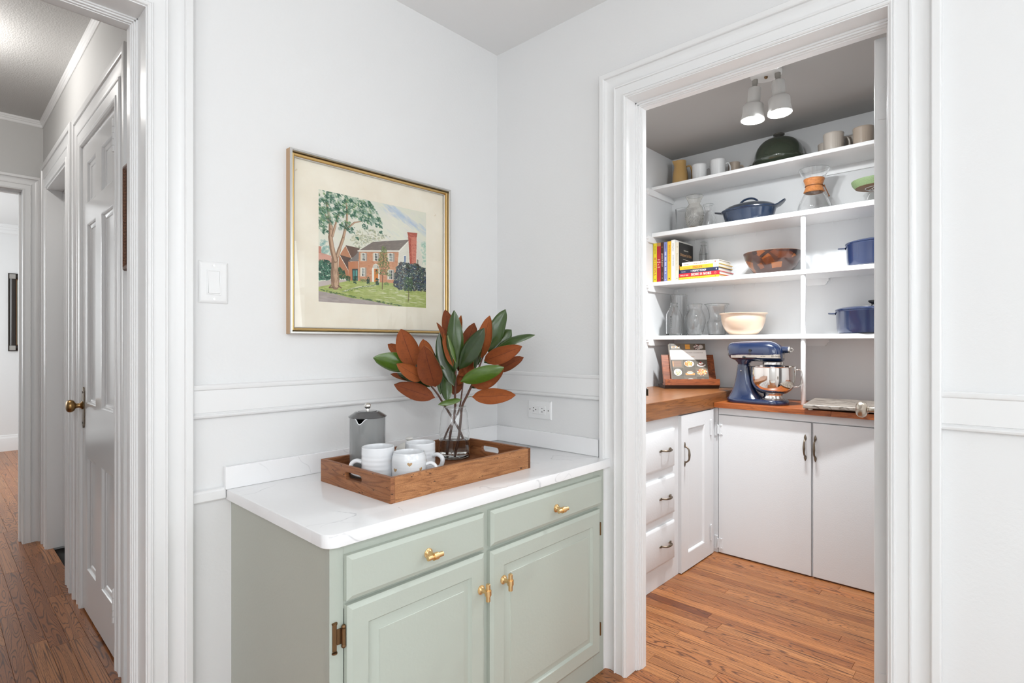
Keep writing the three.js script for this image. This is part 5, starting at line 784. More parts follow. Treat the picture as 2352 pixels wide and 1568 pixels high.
standingBook('cream spined cookbook with a black front cover showing an orange dish', BZ[6], BZ[7], 0.239, 0.2, ink('#d5ccb8', (c, W, H) => { down(c, 'MC', W * 0.58, H * 0.1, 26, '#a38c5e'); down(c, 'Dinner in One', W * 0.52, H * 0.28, 62, '#a99870', '', 'serif', H * 0.46); c.fillStyle = '#7b7156'; c.beginPath(); c.arc(W * 0.5, H * 0.945, 13, 0, 7); c.fill(); }), cloth(208, 200, 182), ink('#181615', (c, W, H) => { c.textAlign = 'center'; flatText(c, 'MELISSA CLARK', W * 0.5, H * 0.19, 22, '#d8cfc0'); flatText(c, 'Dinner in One', W * 0.5, H * 0.31, 62, '#b98a5c', '', 'serif'); c.strokeStyle = '#d8cfc0'; c.lineWidth = 5; c.beginPath(); c.moveTo(W * 0.28, H * 0.42); c.lineTo(W * 0.78, H * 0.44); c.stroke(); c.fillStyle = '#b5703c'; c.beginPath(); c.ellipse(W * 0.48, H * 0.83, W * 0.33, H * 0.19, 0, 0, 7); c.fill(); c.fillStyle = '#7d3c1c'; c.beginPath(); c.ellipse(W * 0.48, H * 0.84, W * 0.28, H * 0.15, 0, 0, 7); c.fill(); c.fillStyle = '#c47a44'; c.fillRect(0, H * 0.6, 26, 60); c.fillStyle = '#e8d6b0'; for (let i = 0; i < 30; i++) c.fillRect(W * (0.3 + rnd() * 0.36), H * (0.76 + rnd() * 0.18), 12, 6); }, 512, 612));
function lyingBook(label, y0, y1, z0, z1, depth, spineMat, coverMat, x0) {
  const t = thing('cookbook', label, 'book', [x0, y0, (z0 + z1) / 2], 0, 'cookbooks stacked flat on the third shelf'), L = z1 - z0, h = y1 - y0 - 0.0004, b = 0.0025;
  part('spine', rspan(0, 0.003, 0, h, -L / 2, L / 2, 0.0002), coverMat, t); part('spine_print', new THREE.PlaneGeometry(L - 0.001, h - 0.0004).rotateY(-Math.PI / 2).translate(-0.0002, h / 2, 0), spineMat, t);
  part('cover_board', span(0.001, depth, 0, b, -L / 2, L / 2), coverMat, t); part('cover_board', span(0.001, depth, h - b, h, -L / 2, L / 2), coverMat, t);
  part('pages', span(0.003, depth - 0.004, b, h - b, -L / 2 + 0.003, L / 2 - 0.004), paper, t);
}
const W2 = [1024, 88];
lyingBook('yellow cookbook at the bottom of the lying stack', 1.561, 1.5785, -1.5635, -1.311, 0.215, ink('#e0bd2c', (c, W, H) => { flatText(c, 'SIX HARVEST', W * 0.06, H * 0.55, 58, '#b98a24', '', 'sans-serif', W * 0.76); c.fillStyle = '#8a6a1c'; c.fillRect(W * 0.9, 24, 20, 36); }, ...W2), cloth(222, 186, 50), 3.2);
lyingBook('bright red cookbook second from the bottom of the lying stack', 1.5785, 1.6005, -1.5635, -1.309, 0.22, ink('#cf2030', (c, W, H) => { flatText(c, 'MOLLY BAZ', W * 0.035, H * 0.55, 44, '#f0d0b8', 'bold', 'sans-serif', W * 0.21); flatText(c, 'MORE IS MORE', W * 0.31, H * 0.5, 82, '#f4ead8', 'bold', 'serif', W * 0.5); c.strokeStyle = '#f0b8a0'; c.lineWidth = 4; c.strokeRect(W * 0.89, 26, 34, 36); }, ...W2), cloth(204, 34, 46), 3.197);
lyingBook('navy cookbook in the middle of the lying stack', 1.6005, 1.624, -1.5625, -1.317, 0.213, ink('#262b49', (c, W, H) => { flatText(c, 'Lebovitz', W * 0.05, H * 0.55, 36, '#c8cbe0', '', 'serif', W * 0.11); flatText(c, 'THE', W * 0.29, H * 0.5, 28, '#e8e6e0'); flatText(c, 'PERFECT SCOOP', W * 0.345, H * 0.5, 62, '#f0eee8', 'bold', 'sans-serif', W * 0.35); flatText(c, '9', W * 0.935, H * 0.5, 52, '#e8e6e0', 'bold', 'serif'); }, ...W2), cloth(40, 46, 78), 3.203);
lyingBook('yellow and white cookbook with red capitals second from the top of the lying stack', 1.624, 1.647, -1.562, -1.315, 0.213, ink('#e3b630', (c, W, H) => { c.fillStyle = '#efe9dc'; c.fillRect(W * 0.86, 0, W * 0.14, H); flatText(c, 'Priya Krishna', W * 0.1, H * 0.6, 32, '#5d4a18', '', 'sans-serif', W * 0.16); flatText(c, 'INDIAN', W * 0.34, H * 0.5, 76, '#c3342e', 'bold', 'sans-serif', W * 0.25); flatText(c, '(-ish)', W * 0.61, H * 0.46, 60, '#cf7a30', '', 'sans-serif', W * 0.13); c.fillStyle = '#c79a54'; c.fillRect(W * 0.94, 22, 14, 40); }, ...W2), cloth(226, 182, 54), 3.205);
lyingBook('white cookbook on top of the lying stack', 1.647, 1.6695, -1.55, -1.318, 0.19, ink('#efe9e0', (c, W, H) => { flatText(c, 'FAGERSTROM', W * 0.06, H * 0.62, 30, '#54382a', 'bold', 'sans-serif', W * 0.13); flatText(c, 'Snackable Bakes', W * 0.32, H * 0.5, 58, '#5c2a28', 'bold', 'serif', W * 0.42); c.fillStyle = '#a85a44'; c.beginPath(); c.arc(W * 0.91, H * 0.5, 18, 0, 7); c.fill(); }, ...W2), cloth(238, 232, 224), 3.21);
// third shelf: bottle, bowl, pot
{
  const t = thing('milk_bottle', 'clear glass milk bottle standing behind the lying cookbooks', 'bottle', [3.4405, SY[2], -1.512]);
  part('glass_wall', lathe(blownWall([[0.022, 0.0008]].concat(smooth([[0.026, 0.005], [0.0275, 0.02], [0.0275, 0.17], [0.0265, 0.19], [0.019, 0.225], [0.0165, 0.24], [0.0165, 0.262]], 50)), 0.0026), 40), M.blown, t); part('rim', join([new THREE.TorusGeometry(0.0172, 0.0022, 8, 36).rotateX(Math.PI / 2).translate(0, 0.263, 0), new THREE.TorusGeometry(0.017, 0.0018, 8, 36).rotateX(Math.PI / 2).translate(0, 0.241, 0)]), M.glassRim, t);
}
{
  const bowlTex = canvasTex(1024, 256, (c, w, h) => {
    c.fillStyle = '#4a281a'; c.fillRect(0, 0, w, h); seed = 99; const cols = ['#351b12', '#6a3618', '#8f4f20', '#2b1711', '#a9652c', '#522a18'];
    for (let i = 0; i < 60; i++) { c.save(); c.translate(rnd() * w, rnd() * h); c.rotate(rr(-0.9, 0.9)); c.fillStyle = cols[i % 6]; const a = 30 + rnd() * 70, b = 20 + rnd() * 40; c.fillRect(-a / 2, -b / 2, a, b); c.globalAlpha = 0.35; c.strokeStyle = '#1c0e08'; for (let k = 0; k < 5; k++) { c.beginPath(); c.ellipse(0, 0, a * (0.1 + k * 0.09), b * (0.1 + k * 0.09), 0, 0, 7); c.stroke(); } c.restore(); }
  }); bowlTex.wrapS = THREE.RepeatWrapping;
  const t = thing('wooden_bowl', 'patchwork dark and orange wood bowl on the third shelf', 'bowl', [3.335, SY[2], -1.055]), out = smooth([[0.078, 0], [0.095, 0.012], [0.124, 0.05], [0.145, 0.09], [0.156, 0.127]], 24);
  const g = new THREE.LatheGeometry(out.map((p) => new THREE.Vector2(...p)), 72); part('outside', g, phy({ map: bowlTex, color: lin(0.6, 0.55, 0.52), roughness: 0.3, clearcoat: 0.4 }), t);
  part('inside', lathe([[0.156, 0.127], [0.1545, 0.1285], [0.152, 0.128]].concat(smooth([[0.15, 0.122], [0.138, 0.09], [0.115, 0.05], [0.08, 0.018]], 20), [[0, 0.012]]), 64), phy({ color: lin(0.18, 0.08, 0.035), roughness: 0.35 }), t); part('foot', cyl(0.078, 0.078, 0.003, 0, 0, 0, 48), M.dark, t);
}
function dutchOven(label, pos, R, H, mat, knobMat, flat) {
  const t = thing('dutch_oven', label, 'pot', pos, 0, 'blue enamelled pots'), ear = (s) => loft([[R * 0.965, 0], [R + 0.012, 0.001], [R + 0.028, 0.003], [R + 0.034, 0.004]].map(([z, y], k) => superEllipse([0.05, 0.046, 0.036, 0.02][k], [0.007, 0.0062, 0.0058, 0.0045][k], 2.6, 20).map(([a, b]) => [a, H - 0.014 + y + b, s * z])));
  part('body', lathe([[0, 0], [R * 0.86, 0], [R * 0.93, 0.006], [R * 0.965, 0.03], [R * 0.985, H - 0.01], [R, H - 0.006], [R, H], [R * 0.95, H], [R * 0.9, 0.02], [0, 0.012]], 72), mat, t);
  part('ear_handle', ear(-1), mat, t); part('ear_handle', ear(1), mat, t);
  part('lid', lathe([[R * 0.99, H + 0.0005], [R * 1.005, H + 0.002], [R * 1.005, H + 0.007], [R * 0.97, H + 0.01], [R * 0.9, H + 0.014], [R * 0.89, H + 0.0125], [R * 0.87, H + 0.0125], [R * 0.86, H + 0.0155], [R * 0.55, H + flat * 0.75], [R * 0.54, H + flat * 0.7], [R * 0.5, H + flat * 0.72], [R * 0.2, H + flat], [0, H + flat]], 72), mat, t);
  part('lid_knob', lathe([[0, H + flat], [0.015, H + flat], [0.011, H + flat + 0.006], [0.01, H + flat + 0.012], [0.02, H + flat + 0.018], [0.0255, H + flat + 0.025], [0.0255, H + flat + 0.029], [0.02, H + flat + 0.031], [0, H + flat + 0.032]], 32), knobMat, t);
}
dutchOven('blue enamelled round pot with lid on the third shelf right of the post', [3.33, SY[2], -0.53], 0.1555, 0.117, M.navyEnamel, M.steelSatin, 0.024);
dutchOven('larger blue enamelled pot with a black knob on the lowest shelf', [3.335, SY[3], -0.56], 0.1725, 0.121, M.navyEnamel, M.black, 0.022);
// lowest shelf glass
{
  const a = thing('tall_glass_vase', 'tall ribbed glass cylinder vase behind the printed milk bottle', 'vase', [3.385, SY[3], -1.655]);
  const g = lathe(blownWall([[0.05, 0.0008], [0.052, 0.003], [0.053, 0.012], [0.0535, 0.268]], 0.0026, 0.01), 120), p = g.attributes.position; for (let i = 0; i < p.count; i++) { const k = 1 + 0.02 * Math.cos(Math.atan2(p.getZ(i), p.getX(i)) * 14); p.setXYZ(i, p.getX(i) * k, p.getY(i), p.getZ(i) * k); } g.computeVertexNormals();
  part('glass_wall', crease(g, 40), M.blown, a); part('rim', new THREE.TorusGeometry(0.0537, 0.001, 8, 48).rotateX(Math.PI / 2).translate(0, 0.268, 0), M.glassRim, a);
  const b = thing('printed_milk_bottle', 'square glass milk bottle with LOCAL printed on it on the lowest shelf', 'bottle', [3.26, SY[3], -1.628], 0.12);
  const sec = [[0.038, 0.002, 6], [0.0415, 0.008, 6], [0.0425, 0.02, 6], [0.0425, 0.125, 6], [0.041, 0.138, 5], [0.034, 0.158, 3.4], [0.026, 0.178, 2.4], [0.0225, 0.188, 2], [0.022, 0.206, 2]];
  part('glass_wall', loft([...sec, ...sec.slice(1).reverse().map(([r, y, e], i) => [r - 0.0028, i === sec.length - 2 ? y + 0.004 : y, e])].map(([r, y, e]) => superEllipse(r, r, e, 48).map(([x, z]) => [x, y, -z])), true, 60), M.blown, b); part('rim', join([new THREE.TorusGeometry(0.0225, 0.002, 8, 36).rotateX(Math.PI / 2).translate(0, 0.207, 0), new THREE.TorusGeometry(0.025, 0.0022, 8, 36).rotateX(Math.PI / 2).translate(0, 0.188, 0)]), M.glassRim, b);
  const local = canvasTex(64, 256, (c, w, h) => { c.clearRect(0, 0, w, h); c.fillStyle = '#161616'; c.beginPath(); c.arc(32, 22, 12, 0, 7); c.fill(); c.fillRect(22, 22, 5, 26); c.fillRect(37, 22, 5, 26); down(c, 'LOCAL', 33, 62, 46, '#161616', '', 'sans-serif', 180); });
  part('print', new THREE.PlaneGeometry(0.018, 0.084).rotateY(-Math.PI / 2).translate(-0.0429, 0.085, -0.004), std({ map: local, transparent: true, alphaTest: 0.4, roughness: 0.6, side: THREE.DoubleSide }), b, 'black lettering');
  const c = thing('ginger_glass_vase', 'rounded clear glass vase with a short neck left of the flared vase', 'vase', [3.31, SY[3], -1.511]);
  part('glass_wall', lathe(blownWall([[0.034, 0.0008]].concat(smooth([[0.041, 0.004], [0.053, 0.03], [0.065, 0.085], [0.0625, 0.118], [0.047, 0.152], [0.0395, 0.172], [0.045, 0.198]], 50))), 56), M.blown, c); part('rim', new THREE.TorusGeometry(0.0451, 0.0011, 8, 48).rotateX(Math.PI / 2).translate(0, 0.198, 0), M.glassRim, c);
  const d = thing('flared_glass_vase', 'clear glass vase with a wide flared rim left of the peach bowl', 'vase', [3.36, SY[3], -1.392]);
  part('glass_wall', lathe(blownWall([[0.045, 0.0008]].concat(smooth([[0.051, 0.005], [0.055, 0.04], [0.0575, 0.078], [0.05, 0.098], [0.046, 0.12], [0.0495, 0.15], [0.061, 0.18], [0.0725, 0.194]], 50)), 0.0026), 56), M.blown, d); part('rim', new THREE.TorusGeometry(0.0727, 0.0019, 8, 56).rotateX(Math.PI / 2).translate(0, 0.194, 0), M.glassRim, d);
  const e = thing('mixing_bowl', 'peach coloured mixing bowl on the lowest shelf', 'bowl', [3.29, SY[3], -1.205]);
  part('bowl_body', lathe([[0, 0.003], [0.06, 0], [0.072, 0.002]].concat(smooth([[0.078, 0.006], [0.102, 0.035], [0.119, 0.08], [0.1225, 0.118]], 24), [[0.132, 0.1235], [0.1335, 0.1265], [0.131, 0.1285], [0.12, 0.1275], [0.115, 0.08], [0.09, 0.03], [0, 0.012]]), 64), stoneware(0.72, 0.54, 0.40, 0.35), e);
}

// ---------------------------------------------------------------- counter things
{
  const n = -46.96 * D, st = woodTex([[128, 66, 34], [158, 88, 48], [74, 36, 20]], [1 / 0.4, 1 / 0.2], { sx: 0.7, sy: 6, k: 51, ring: 2, band: 6 });
  const wood = std({ map: st, roughness: 0.36 }), t = thing('cookbook_stand', 'reddish wooden cookbook stand on the pantry counter', 'book stand', [3.192, 0.891, -1.474], n);
  part('base', join([loft([[0.331, 0.0, -0.008, -0.15], [0.335, 0.021, 0.0, -0.15]].map(([w, y, z1, z0]) => [[-w / 2, y, z0], [-w / 2, y, z1], [w / 2, y, z1], [w / 2, y, z0]]))]), std({ color: lin(0.022, 0.008, 0.005), roughness: 0.45 }), t, 'dark base');
  part('front_ledge', metric(rspan(-0.1675, 0.1675, 0, 0.038, -0.006, 0.008, 0.0015).rotateX(-0.12).translate(0, 0.021, 0), 'x', 0.1, 0.07), wood, t);
  part('ledge', metric(rspan(-0.1675, 0.1675, 0.021, 0.03, -0.05, -0.004, 0.0015), 'x'), wood, t);
  part('back_board', metric(rspan(-0.163, 0.163, 0.0, 0.19, -0.014, 0, 0.0015).rotateX(-0.33).translate(0, 0.0265, -0.036), 'x', 0.2, 0), wood, t);
  part('prop', rspan(-0.05, 0.05, 0.0, 0.15, -0.01, 0, 0.001).rotateX(0.15).translate(0, 0.0, -0.125), wood, t);
  const front = ink('#6a6256', (c, W, H) => {
    seed = 31; const cw = W / 3, rowsY = [[0.0, 0.17], [0.42, 0.635], [0.635, 0.86], [0.86, 1.0]];
    rowsY.forEach(([a, b], r) => { for (let k = 0; k < 3; k++) { c.fillStyle = ['#5d564c', '#6b6256', '#575046'][(r + k) % 3]; c.fillRect(k * cw + 3, a * H + 3, cw - 6, (b - a) * H - 6); } });
    const cell = (k, r) => [k * cw + cw / 2, (rowsY[r][0] + rowsY[r][1]) / 2 * H];
    const spots = (x, y, rx, ry, cols, n, s) => { for (let i = 0; i < n; i++) { const a = rnd() * 6.3, q = Math.sqrt(rnd()); c.fillStyle = cols[i % cols.length]; c.beginPath(); c.ellipse(x + Math.cos(a) * rx * q, y + Math.sin(a) * ry * q, s, s * 0.8, a, 0, 7); c.fill(); } };
    let [x, y] = cell(0, 0); c.fillStyle = '#e8e4da'; c.fillRect(x - 62, y - 6, 124, 28); spots(x, y + 6, 56, 10, ['#d98a3c', '#efe6d6', '#3c3630'], 26, 9);
    [x, y] = cell(1, 0); c.fillStyle = '#d99a44'; c.fillRect(x - 32, y - 40, 68, 80); c.strokeStyle = '#b97a30'; c.lineWidth = 3; c.strokeRect(x - 32, y - 2, 68, 40);
    [x, y] = cell(2, 0); spots(x - 20, y, 60, 40, ['#e8e0dc', '#8c3a34', '#cfc4c0', '#4a3a36'], 90, 8); c.fillStyle = '#cfcac6'; c.beginPath(); c.arc(x + 20, y, 34, 0, 7); c.fill(); c.strokeStyle = '#8f8a86'; c.lineWidth = 4; c.beginPath(); c.arc(x + 20, y, 24, 0, 7); c.stroke();
    c.fillStyle = '#efece8'; c.fillRect(0, H * 0.17, W, H * 0.25); c.textAlign = 'center'; flatText(c, 'THE SMITTEN KITCHEN COOKBOOK', W / 2, H * 0.24, 27, '#a8a09a', '', 'sans-serif'); flatText(c, 'deb perelman', W / 2, H * 0.34, 26, '#cfa07a', '', 'serif');
    [x, y] = cell(0, 1); for (let i = 0; i < 12; i++) { c.fillStyle = i % 2 ? '#9a7a66' : '#7a5a48'; c.fillRect(x - 62, y - 46 + i * 8, 124, 6); } c.fillStyle = '#c98a5c'; c.fillRect(x - 64, y - 40, 14, 84);
    [x, y] = cell(1, 1); c.fillStyle = '#dcd6d0'; c.beginPath(); c.ellipse(x, y, 70, 52, 0, 0, 7); c.fill(); spots(x - 6, y, 54, 42, ['#d98f44', '#e8b274', '#b9682c'], 90, 9);
    [x, y] = cell(2, 1); c.fillStyle = '#e8e4e0'; c.beginPath(); c.ellipse(x, y + 22, 62, 26, 0, 0, 7); c.fill(); c.fillStyle = '#6e4a3c'; c.beginPath(); c.ellipse(x, y + 10, 48, 28, 0, 0, 7); c.fill(); c.fillStyle = '#f2efea'; c.beginPath(); c.ellipse(x, y - 6, 30, 18, 0, 0, 7); c.fill(); c.fillStyle = '#b8443c'; c.beginPath(); c.arc(x - 6, y - 22, 12, 0, 7); c.fill();
    [x, y] = cell(0, 2); c.fillStyle = '#ece8dc'; c.beginPath(); c.arc(x, y, 56, 0, 7); c.fill(); spots(x, y, 44, 44, ['#a8a26a', '#cfc79a', '#7c8048', '#e6dcb4'], 110, 6);
    [x, y] = cell(1, 2); c.fillStyle = '#c98a54'; c.fillRect(x - 66, y + 14, 132, 34); c.fillStyle = '#e6ddd0'; c.beginPath(); c.ellipse(x, y + 6, 46, 20, 0, 0, 7); c.fill(); c.fillStyle = '#8a6a50'; c.fillRect(x - 44, y - 24, 90, 12); c.fillStyle = '#6d7a44'; c.fillRect(x - 40, y - 6, 80, 8);
    [x, y] = cell(2, 2); spots(x, y, 66, 52, ['#d9864a', '#e8b07a', '#b8402c', '#e8dccc', '#c9a04a'], 150, 8);
    [x, y] = cell(1, 3); c.fillStyle = '#e4dfd8'; c.beginPath(); c.ellipse(x, y + 16, 54, 30, 0, 0, 7); c.fill(); [x, y] = cell(2, 3); c.fillStyle = '#cf8a5c'; c.beginPath(); c.ellipse(x, y + 16, 46, 26, 0, 0, 7); c.fill();
    c.fillStyle = '#2a2622'; c.fillRect(6, 4, 14, 100); c.fillRect(6, H * 0.44, 10, 180);
  }, 512, 640);
  const b = thing('cookbook', 'open faced photo grid cookbook resting on the wooden stand', 'book', [3.192, 0.891, -1.474], n), put = (g) => g.rotateX(-0.33).translate(-0.004, 0.0305, -0.034);
  part('cover_board', put(rspan(-0.1125, 0.1125, 0, 0.25, 0.0245, 0.027, 0.0004)), cloth(120, 112, 100), b); part('cover_print', put(new THREE.PlaneGeometry(0.224, 0.249).translate(0, 0.1252, 0.0274)), front, b);
  part('spine', put(rspan(-0.1125, -0.11, 0, 0.25, 0.001, 0.027, 0.0004)), cloth(196, 190, 180), b); part('cover_board', put(rspan(-0.1125, 0.1125, 0, 0.25, 0.0005, 0.003, 0.0004)), cloth(120, 112, 100), b); part('pages', put(span(-0.11, 0.109, 0.003, 0.247, 0.003, 0.0245)), paper, b);
}
{
  const t = thing('sneaker_ornament', 'little navy and white sneaker ornament at the left end of the raised wood counter', 'ornament', [2.962, 0.891, -1.688], 0.82), w = std({ color: lin(0.7, 0.69, 0.66), roughness: 0.6 }), nv = std({ color: lin(0.03, 0.045, 0.1), roughness: 0.6 });
  const outline = (k, y) => superEllipse(0.052 * k, 0.021 * k, 2.6, 28).map(([x, z]) => [x - 0.01, y, -z]);
  part('sole', loft([outline(0.98, 0.0003), outline(1, 0.003), outline(1, 0.006)]), w, t); part('stripe', loft([outline(0.985, 0.006), outline(0.975, 0.0105)]), nv, t);
  part('upper', loft([[0.96, 0.0105, 0], [0.9, 0.02, -0.002], [0.68, 0.03, -0.013], [0.5, 0.042, -0.022], [0.42, 0.054, -0.026]].map(([k, y, o]) => outline(k, y).map(([x, b, z]) => [x + o, b, z]))), w, t);
  part('laces', join([0, 1, 2, 3].map((i) => pathTube([[0.012 - i * 0.011, 0.021 + i * 0.0075, -0.014], [0.016 - i * 0.011, 0.0275 + i * 0.0072, 0], [0.012 - i * 0.011, 0.021 + i * 0.0075, 0.014]], 0.0013, 10, 6))), nv, t);
}
{
  const mt = tex(512, 512, (u, v) => { const k = fbm(noiseA, u * 2 + v * 5, v * 1.2 - u * 2, 4), s = 1 - Math.abs(fbm(noiseB, u * 3 + v * 7, v * 3 - u * 2, 3)) * 2.2, d = Math.max(0, s - 0.72) / 0.28; const g = 172 + k * 44 - d * 70; return [g + 4, g - 5, g - 14]; }, [1 / 0.4, 1 / 0.4]);
  const t = thing('marble_board', 'grey veined marble pastry board on the reddish wood counter', 'board', [3.172, 0.8405, -0.607], 7 * D);
  part('slab', metric(rbox(0.41, 0.0195, 0.42, 0, 0.0175, 0, 0.005), 'z'), phy({ map: mt, color: lin(0.62, 0.6, 0.58), roughness: 0.35 }), t);
  for (const [x, z] of [[-0.18, -0.18], [0.18, -0.18], [-0.18, 0.18], [0.18, 0.18]]) part('foot', cyl(0.01, 0.012, 0.008, x, 0, z, 16), std({ color: lin(0.5, 0.45, 0.38), roughness: 0.5 }), t);
}
{
  const t = thing('stand_mixer', 'dark blue stand mixer with a polished steel bowl on the pantry counter', 'mixer', [3.126, 0.839, -1.081], 0.03);
  const body = phy({ color: lin(0.006, 0.017, 0.058), roughness: 0.2, clearcoat: 1, clearcoatRoughness: 0.05 });
  const HS = [[-0.142, 0.012, 0.28, 0.302], [-0.14, 0.026, 0.266, 0.316], [-0.134, 0.042, 0.252, 0.326], [-0.122, 0.053, 0.241, 0.333], [-0.1, 0.0605, 0.234, 0.337], [-0.06, 0.064, 0.23, 0.339], [0, 0.0655, 0.229, 0.341], [0.06, 0.065, 0.229, 0.342], [0.09, 0.063, 0.229, 0.339], [0.11, 0.06, 0.229, 0.332], [0.126, 0.055, 0.229, 0.3225], [0.138, 0.047, 0.23, 0.311], [0.145, 0.037, 0.233, 0.301], [0.1475, 0.022, 0.24, 0.29]];
  part('head', loft(HS.map(([z, w, a, b]) => superEllipse(w, (b - a) / 2, 2.7, 44).map(([x, y]) => [x, (a + b) / 2 + y, z])), true, 60), body, t);
  const lerpHS = (z) => { let k = 0; while (k < HS.length - 2 && HS[k + 1][0] < z) k++; const f = clamp((z - HS[k][0]) / (HS[k + 1][0] - HS[k][0])); return HS[k].map((v, i) => lerp(v, HS[k + 1][i], f)); };
  const halfAt = (z, y) => { const [, w, a, b] = lerpHS(z), d = Math.abs(y - (a + b) / 2) / ((b - a) / 2); return w * Math.max(0, 1 - d ** 2.7) ** (1 / 2.7); };
  const bandTex = canvasTex(1024, 76, (c, w, h) => { c.fillStyle = '#b3aaa0'; c.fillRect(0, 0, w, h); c.fillStyle = '#5b554e'; for (let i = 0; i < 2; i++) for (let k = 0; k < 9; k++) c.fillRect(30 + k * 9, 18 + i * 22, 6, 9); for (let i = 0; i < 6; i++) c.fillRect(372 + i * 22, 30, 7, 11); c.fillRect(330, 32, 22, 8); flatText(c, 'ARTISAN', 600, 42, 24, '#4a453f', 'bold', 'sans-serif', 90); flatText(c, 'KitchenAid', 800, 36, 48, '#1c1a18', 'bold', 'serif', 200); });
  const path = []; for (let i = 0; i <= 26; i++) { const z = lerp(-0.112, 0.132, i / 26); path.push([-halfAt(z, 0.2595) - 0.0016, z]); } for (let i = 1; i < 14; i++) { const a = Math.PI * i / 14, w = halfAt(0.132, 0.2595) + 0.0016; path.push([-w * Math.cos(a), 0.132 + 0.0165 * Math.sin(a)]); } for (let i = 26; i >= 0; i--) { const z = lerp(-0.112, 0.132, i / 26); path.push([halfAt(z, 0.2595) + 0.0016, z]); }
  const pos = [], uv = []; let s = 0, tot = 0.276; for (let i = 0; i + 1 < path.length; i++) { const [x0, z0] = path[i], [x1, z1] = path[i + 1], d = Math.hypot(x1 - x0, z1 - z0), a = s / tot, b = (s + d) / tot; s += d; const y0 = 0.2495, y1 = 0.2695; pos.push(x0, y0, z0, x1, y0, z1, x1, y1, z1, x0, y0, z0, x1, y1, z1, x0, y1, z0); uv.push(a, 0, b, 0, b, 1, a, 0, b, 1, a, 1); }
  const bg = new THREE.BufferGeometry(); bg.setAttribute('position', new THREE.Float32BufferAttribute(pos, 3)); bg.setAttribute('uv', new THREE.Float32BufferAttribute(uv, 2)); bg.computeVertexNormals(); bandTex.wrapS = THREE.ClampToEdgeWrapping;
  part('trim_band', crease(bg, 40), std({ map: bandTex, roughness: 0.3, metalness: 0.55, side: THREE.DoubleSide }), t, 'silver trim band with lettering');
  part('hub_cover', join([new THREE.CylinderGeometry(0.017, 0.0185, 0.034, 28).rotateX(Math.PI / 2).translate(0, 0.294, 0.156)]), body, t); part('hub_cap', join([new THREE.CylinderGeometry(0.0185, 0.0185, 0.008, 28).rotateX(Math.PI / 2).translate(0, 0.294, 0.1765), new THREE.TorusGeometry(0.009, 0.0016, 8, 20).rotateY(Math.PI / 2).translate(0, 0.294, 0.184)]), M.steelSatin, t, 'chrome hub cap');
  part('hub_knob', join([new THREE.CylinderGeometry(0.0072, 0.0072, 0.012, 18).rotateZ(Math.PI / 2).translate(-0.067, 0.291, -0.004)]), M.black, t, 'black attachment knob'); part('speed_lever', join([ball(0.0078, -0.071, 0.2525, -0.036, 14), rspan(-0.069, -0.066, 0.249, 0.2525, -0.036, 0.03, 0.0005)]), M.black, t, 'black speed lever');
  const S = (y, z0, z1, w, e = 2.8) => superEllipse(w, (z1 - z0) / 2, e, 36).map(([x, z]) => [x, y, (z0 + z1) / 2 - z]);
  part('pedestal', loft([S(0.02, -0.145, 0.06, 0.074), S(0.035, -0.136, 0.045, 0.064), S(0.055, -0.124, 0.02, 0.053), S(0.085, -0.112, -0.002, 0.045), S(0.12, -0.103, -0.014, 0.04), S(0.16, -0.096, -0.022, 0.037), S(0.205, -0.091, -0.027, 0.036), S(0.21, -0.0895, -0.0285, 0.0345), S(0.212, -0.088, -0.03, 0.034)], true, 60), body, t);
  part('neck', loft([S(0.212, -0.088, -0.03, 0.0335), S(0.222, -0.09, -0.024, 0.035), S(0.232, -0.1, -0.01, 0.042), S(0.244, -0.108, 0.01, 0.046)], true, 60), body, t);
  const foot = (k, y) => { const o = []; for (let i = 0; i <= 18; i++) { const a = -Math.PI / 2 + Math.PI * i / 18; o.push([0.088 * k * Math.sin(a) * -1, y, 0.085 + 0.088 * k * Math.cos(a)]); } for (let i = 0; i <= 18; i++) { const a = Math.PI / 2 + Math.PI * i / 18; o.push([0.076 * k * Math.sin(a) * -1, y, -0.075 + 0.074 * k * Math.cos(a)]); } return o; };
  part('base', loft([foot(0.97, 0.0005), foot(1, 0.004), foot(1, 0.014), foot(0.97, 0.021), foot(0.92, 0.0255), foot(0.86, 0.027)], true, 60), body, t);
  part('bowl_plate', lathe([[0, 0.026], [0.057, 0.026], [0.0575, 0.03], [0.052, 0.033], [0, 0.033]], 40).translate(0, 0, 0.094), M.steelSatin, t); part('pedestal_screw', ball(0.0042, -0.0385, 0.178, -0.062, 12), M.steelSatin, t);
  part('beater_ring', lathe([[0, 0.2275], [0.052, 0.2275], [0.053, 0.225], [0.053, 0.215], [0.05, 0.2125], [0, 0.2125]], 44).translate(0, 0, 0.094), M.steelSatin, t); part('beater_hub', lathe([[0, 0.2125], [0.042, 0.2125], [0.04, 0.2], [0.025, 0.196], [0.024, 0.185], [0, 0.185]], 36).translate(0, 0, 0.094), body, t);
  part('bowl', lathe([[0, 0.0575], [0.046, 0.0575], [0.048, 0.056], [0.046, 0.05], [0.0455, 0.045], [0.051, 0.036], [0.0515, 0.0335], [0.049, 0.0335], [0.0435, 0.044], [0.044, 0.052]], 56).translate(0, 0, 0.094), M.steel, t);
  part('bowl', lathe(smooth([[0.044, 0.057], [0.068, 0.063], [0.094, 0.086], [0.1075, 0.118], [0.1105, 0.15], [0.1105, 0.2]], 44).concat([[0.1135, 0.2015], [0.115, 0.2035], [0.1135, 0.2055], [0.1095, 0.205], [0.1085, 0.2], [0.1085, 0.15], [0.092, 0.09], [0.06, 0.064], [0, 0.06]]), 72).translate(0, 0, 0.094), M.steel, t, 'mirror polished steel bowl');
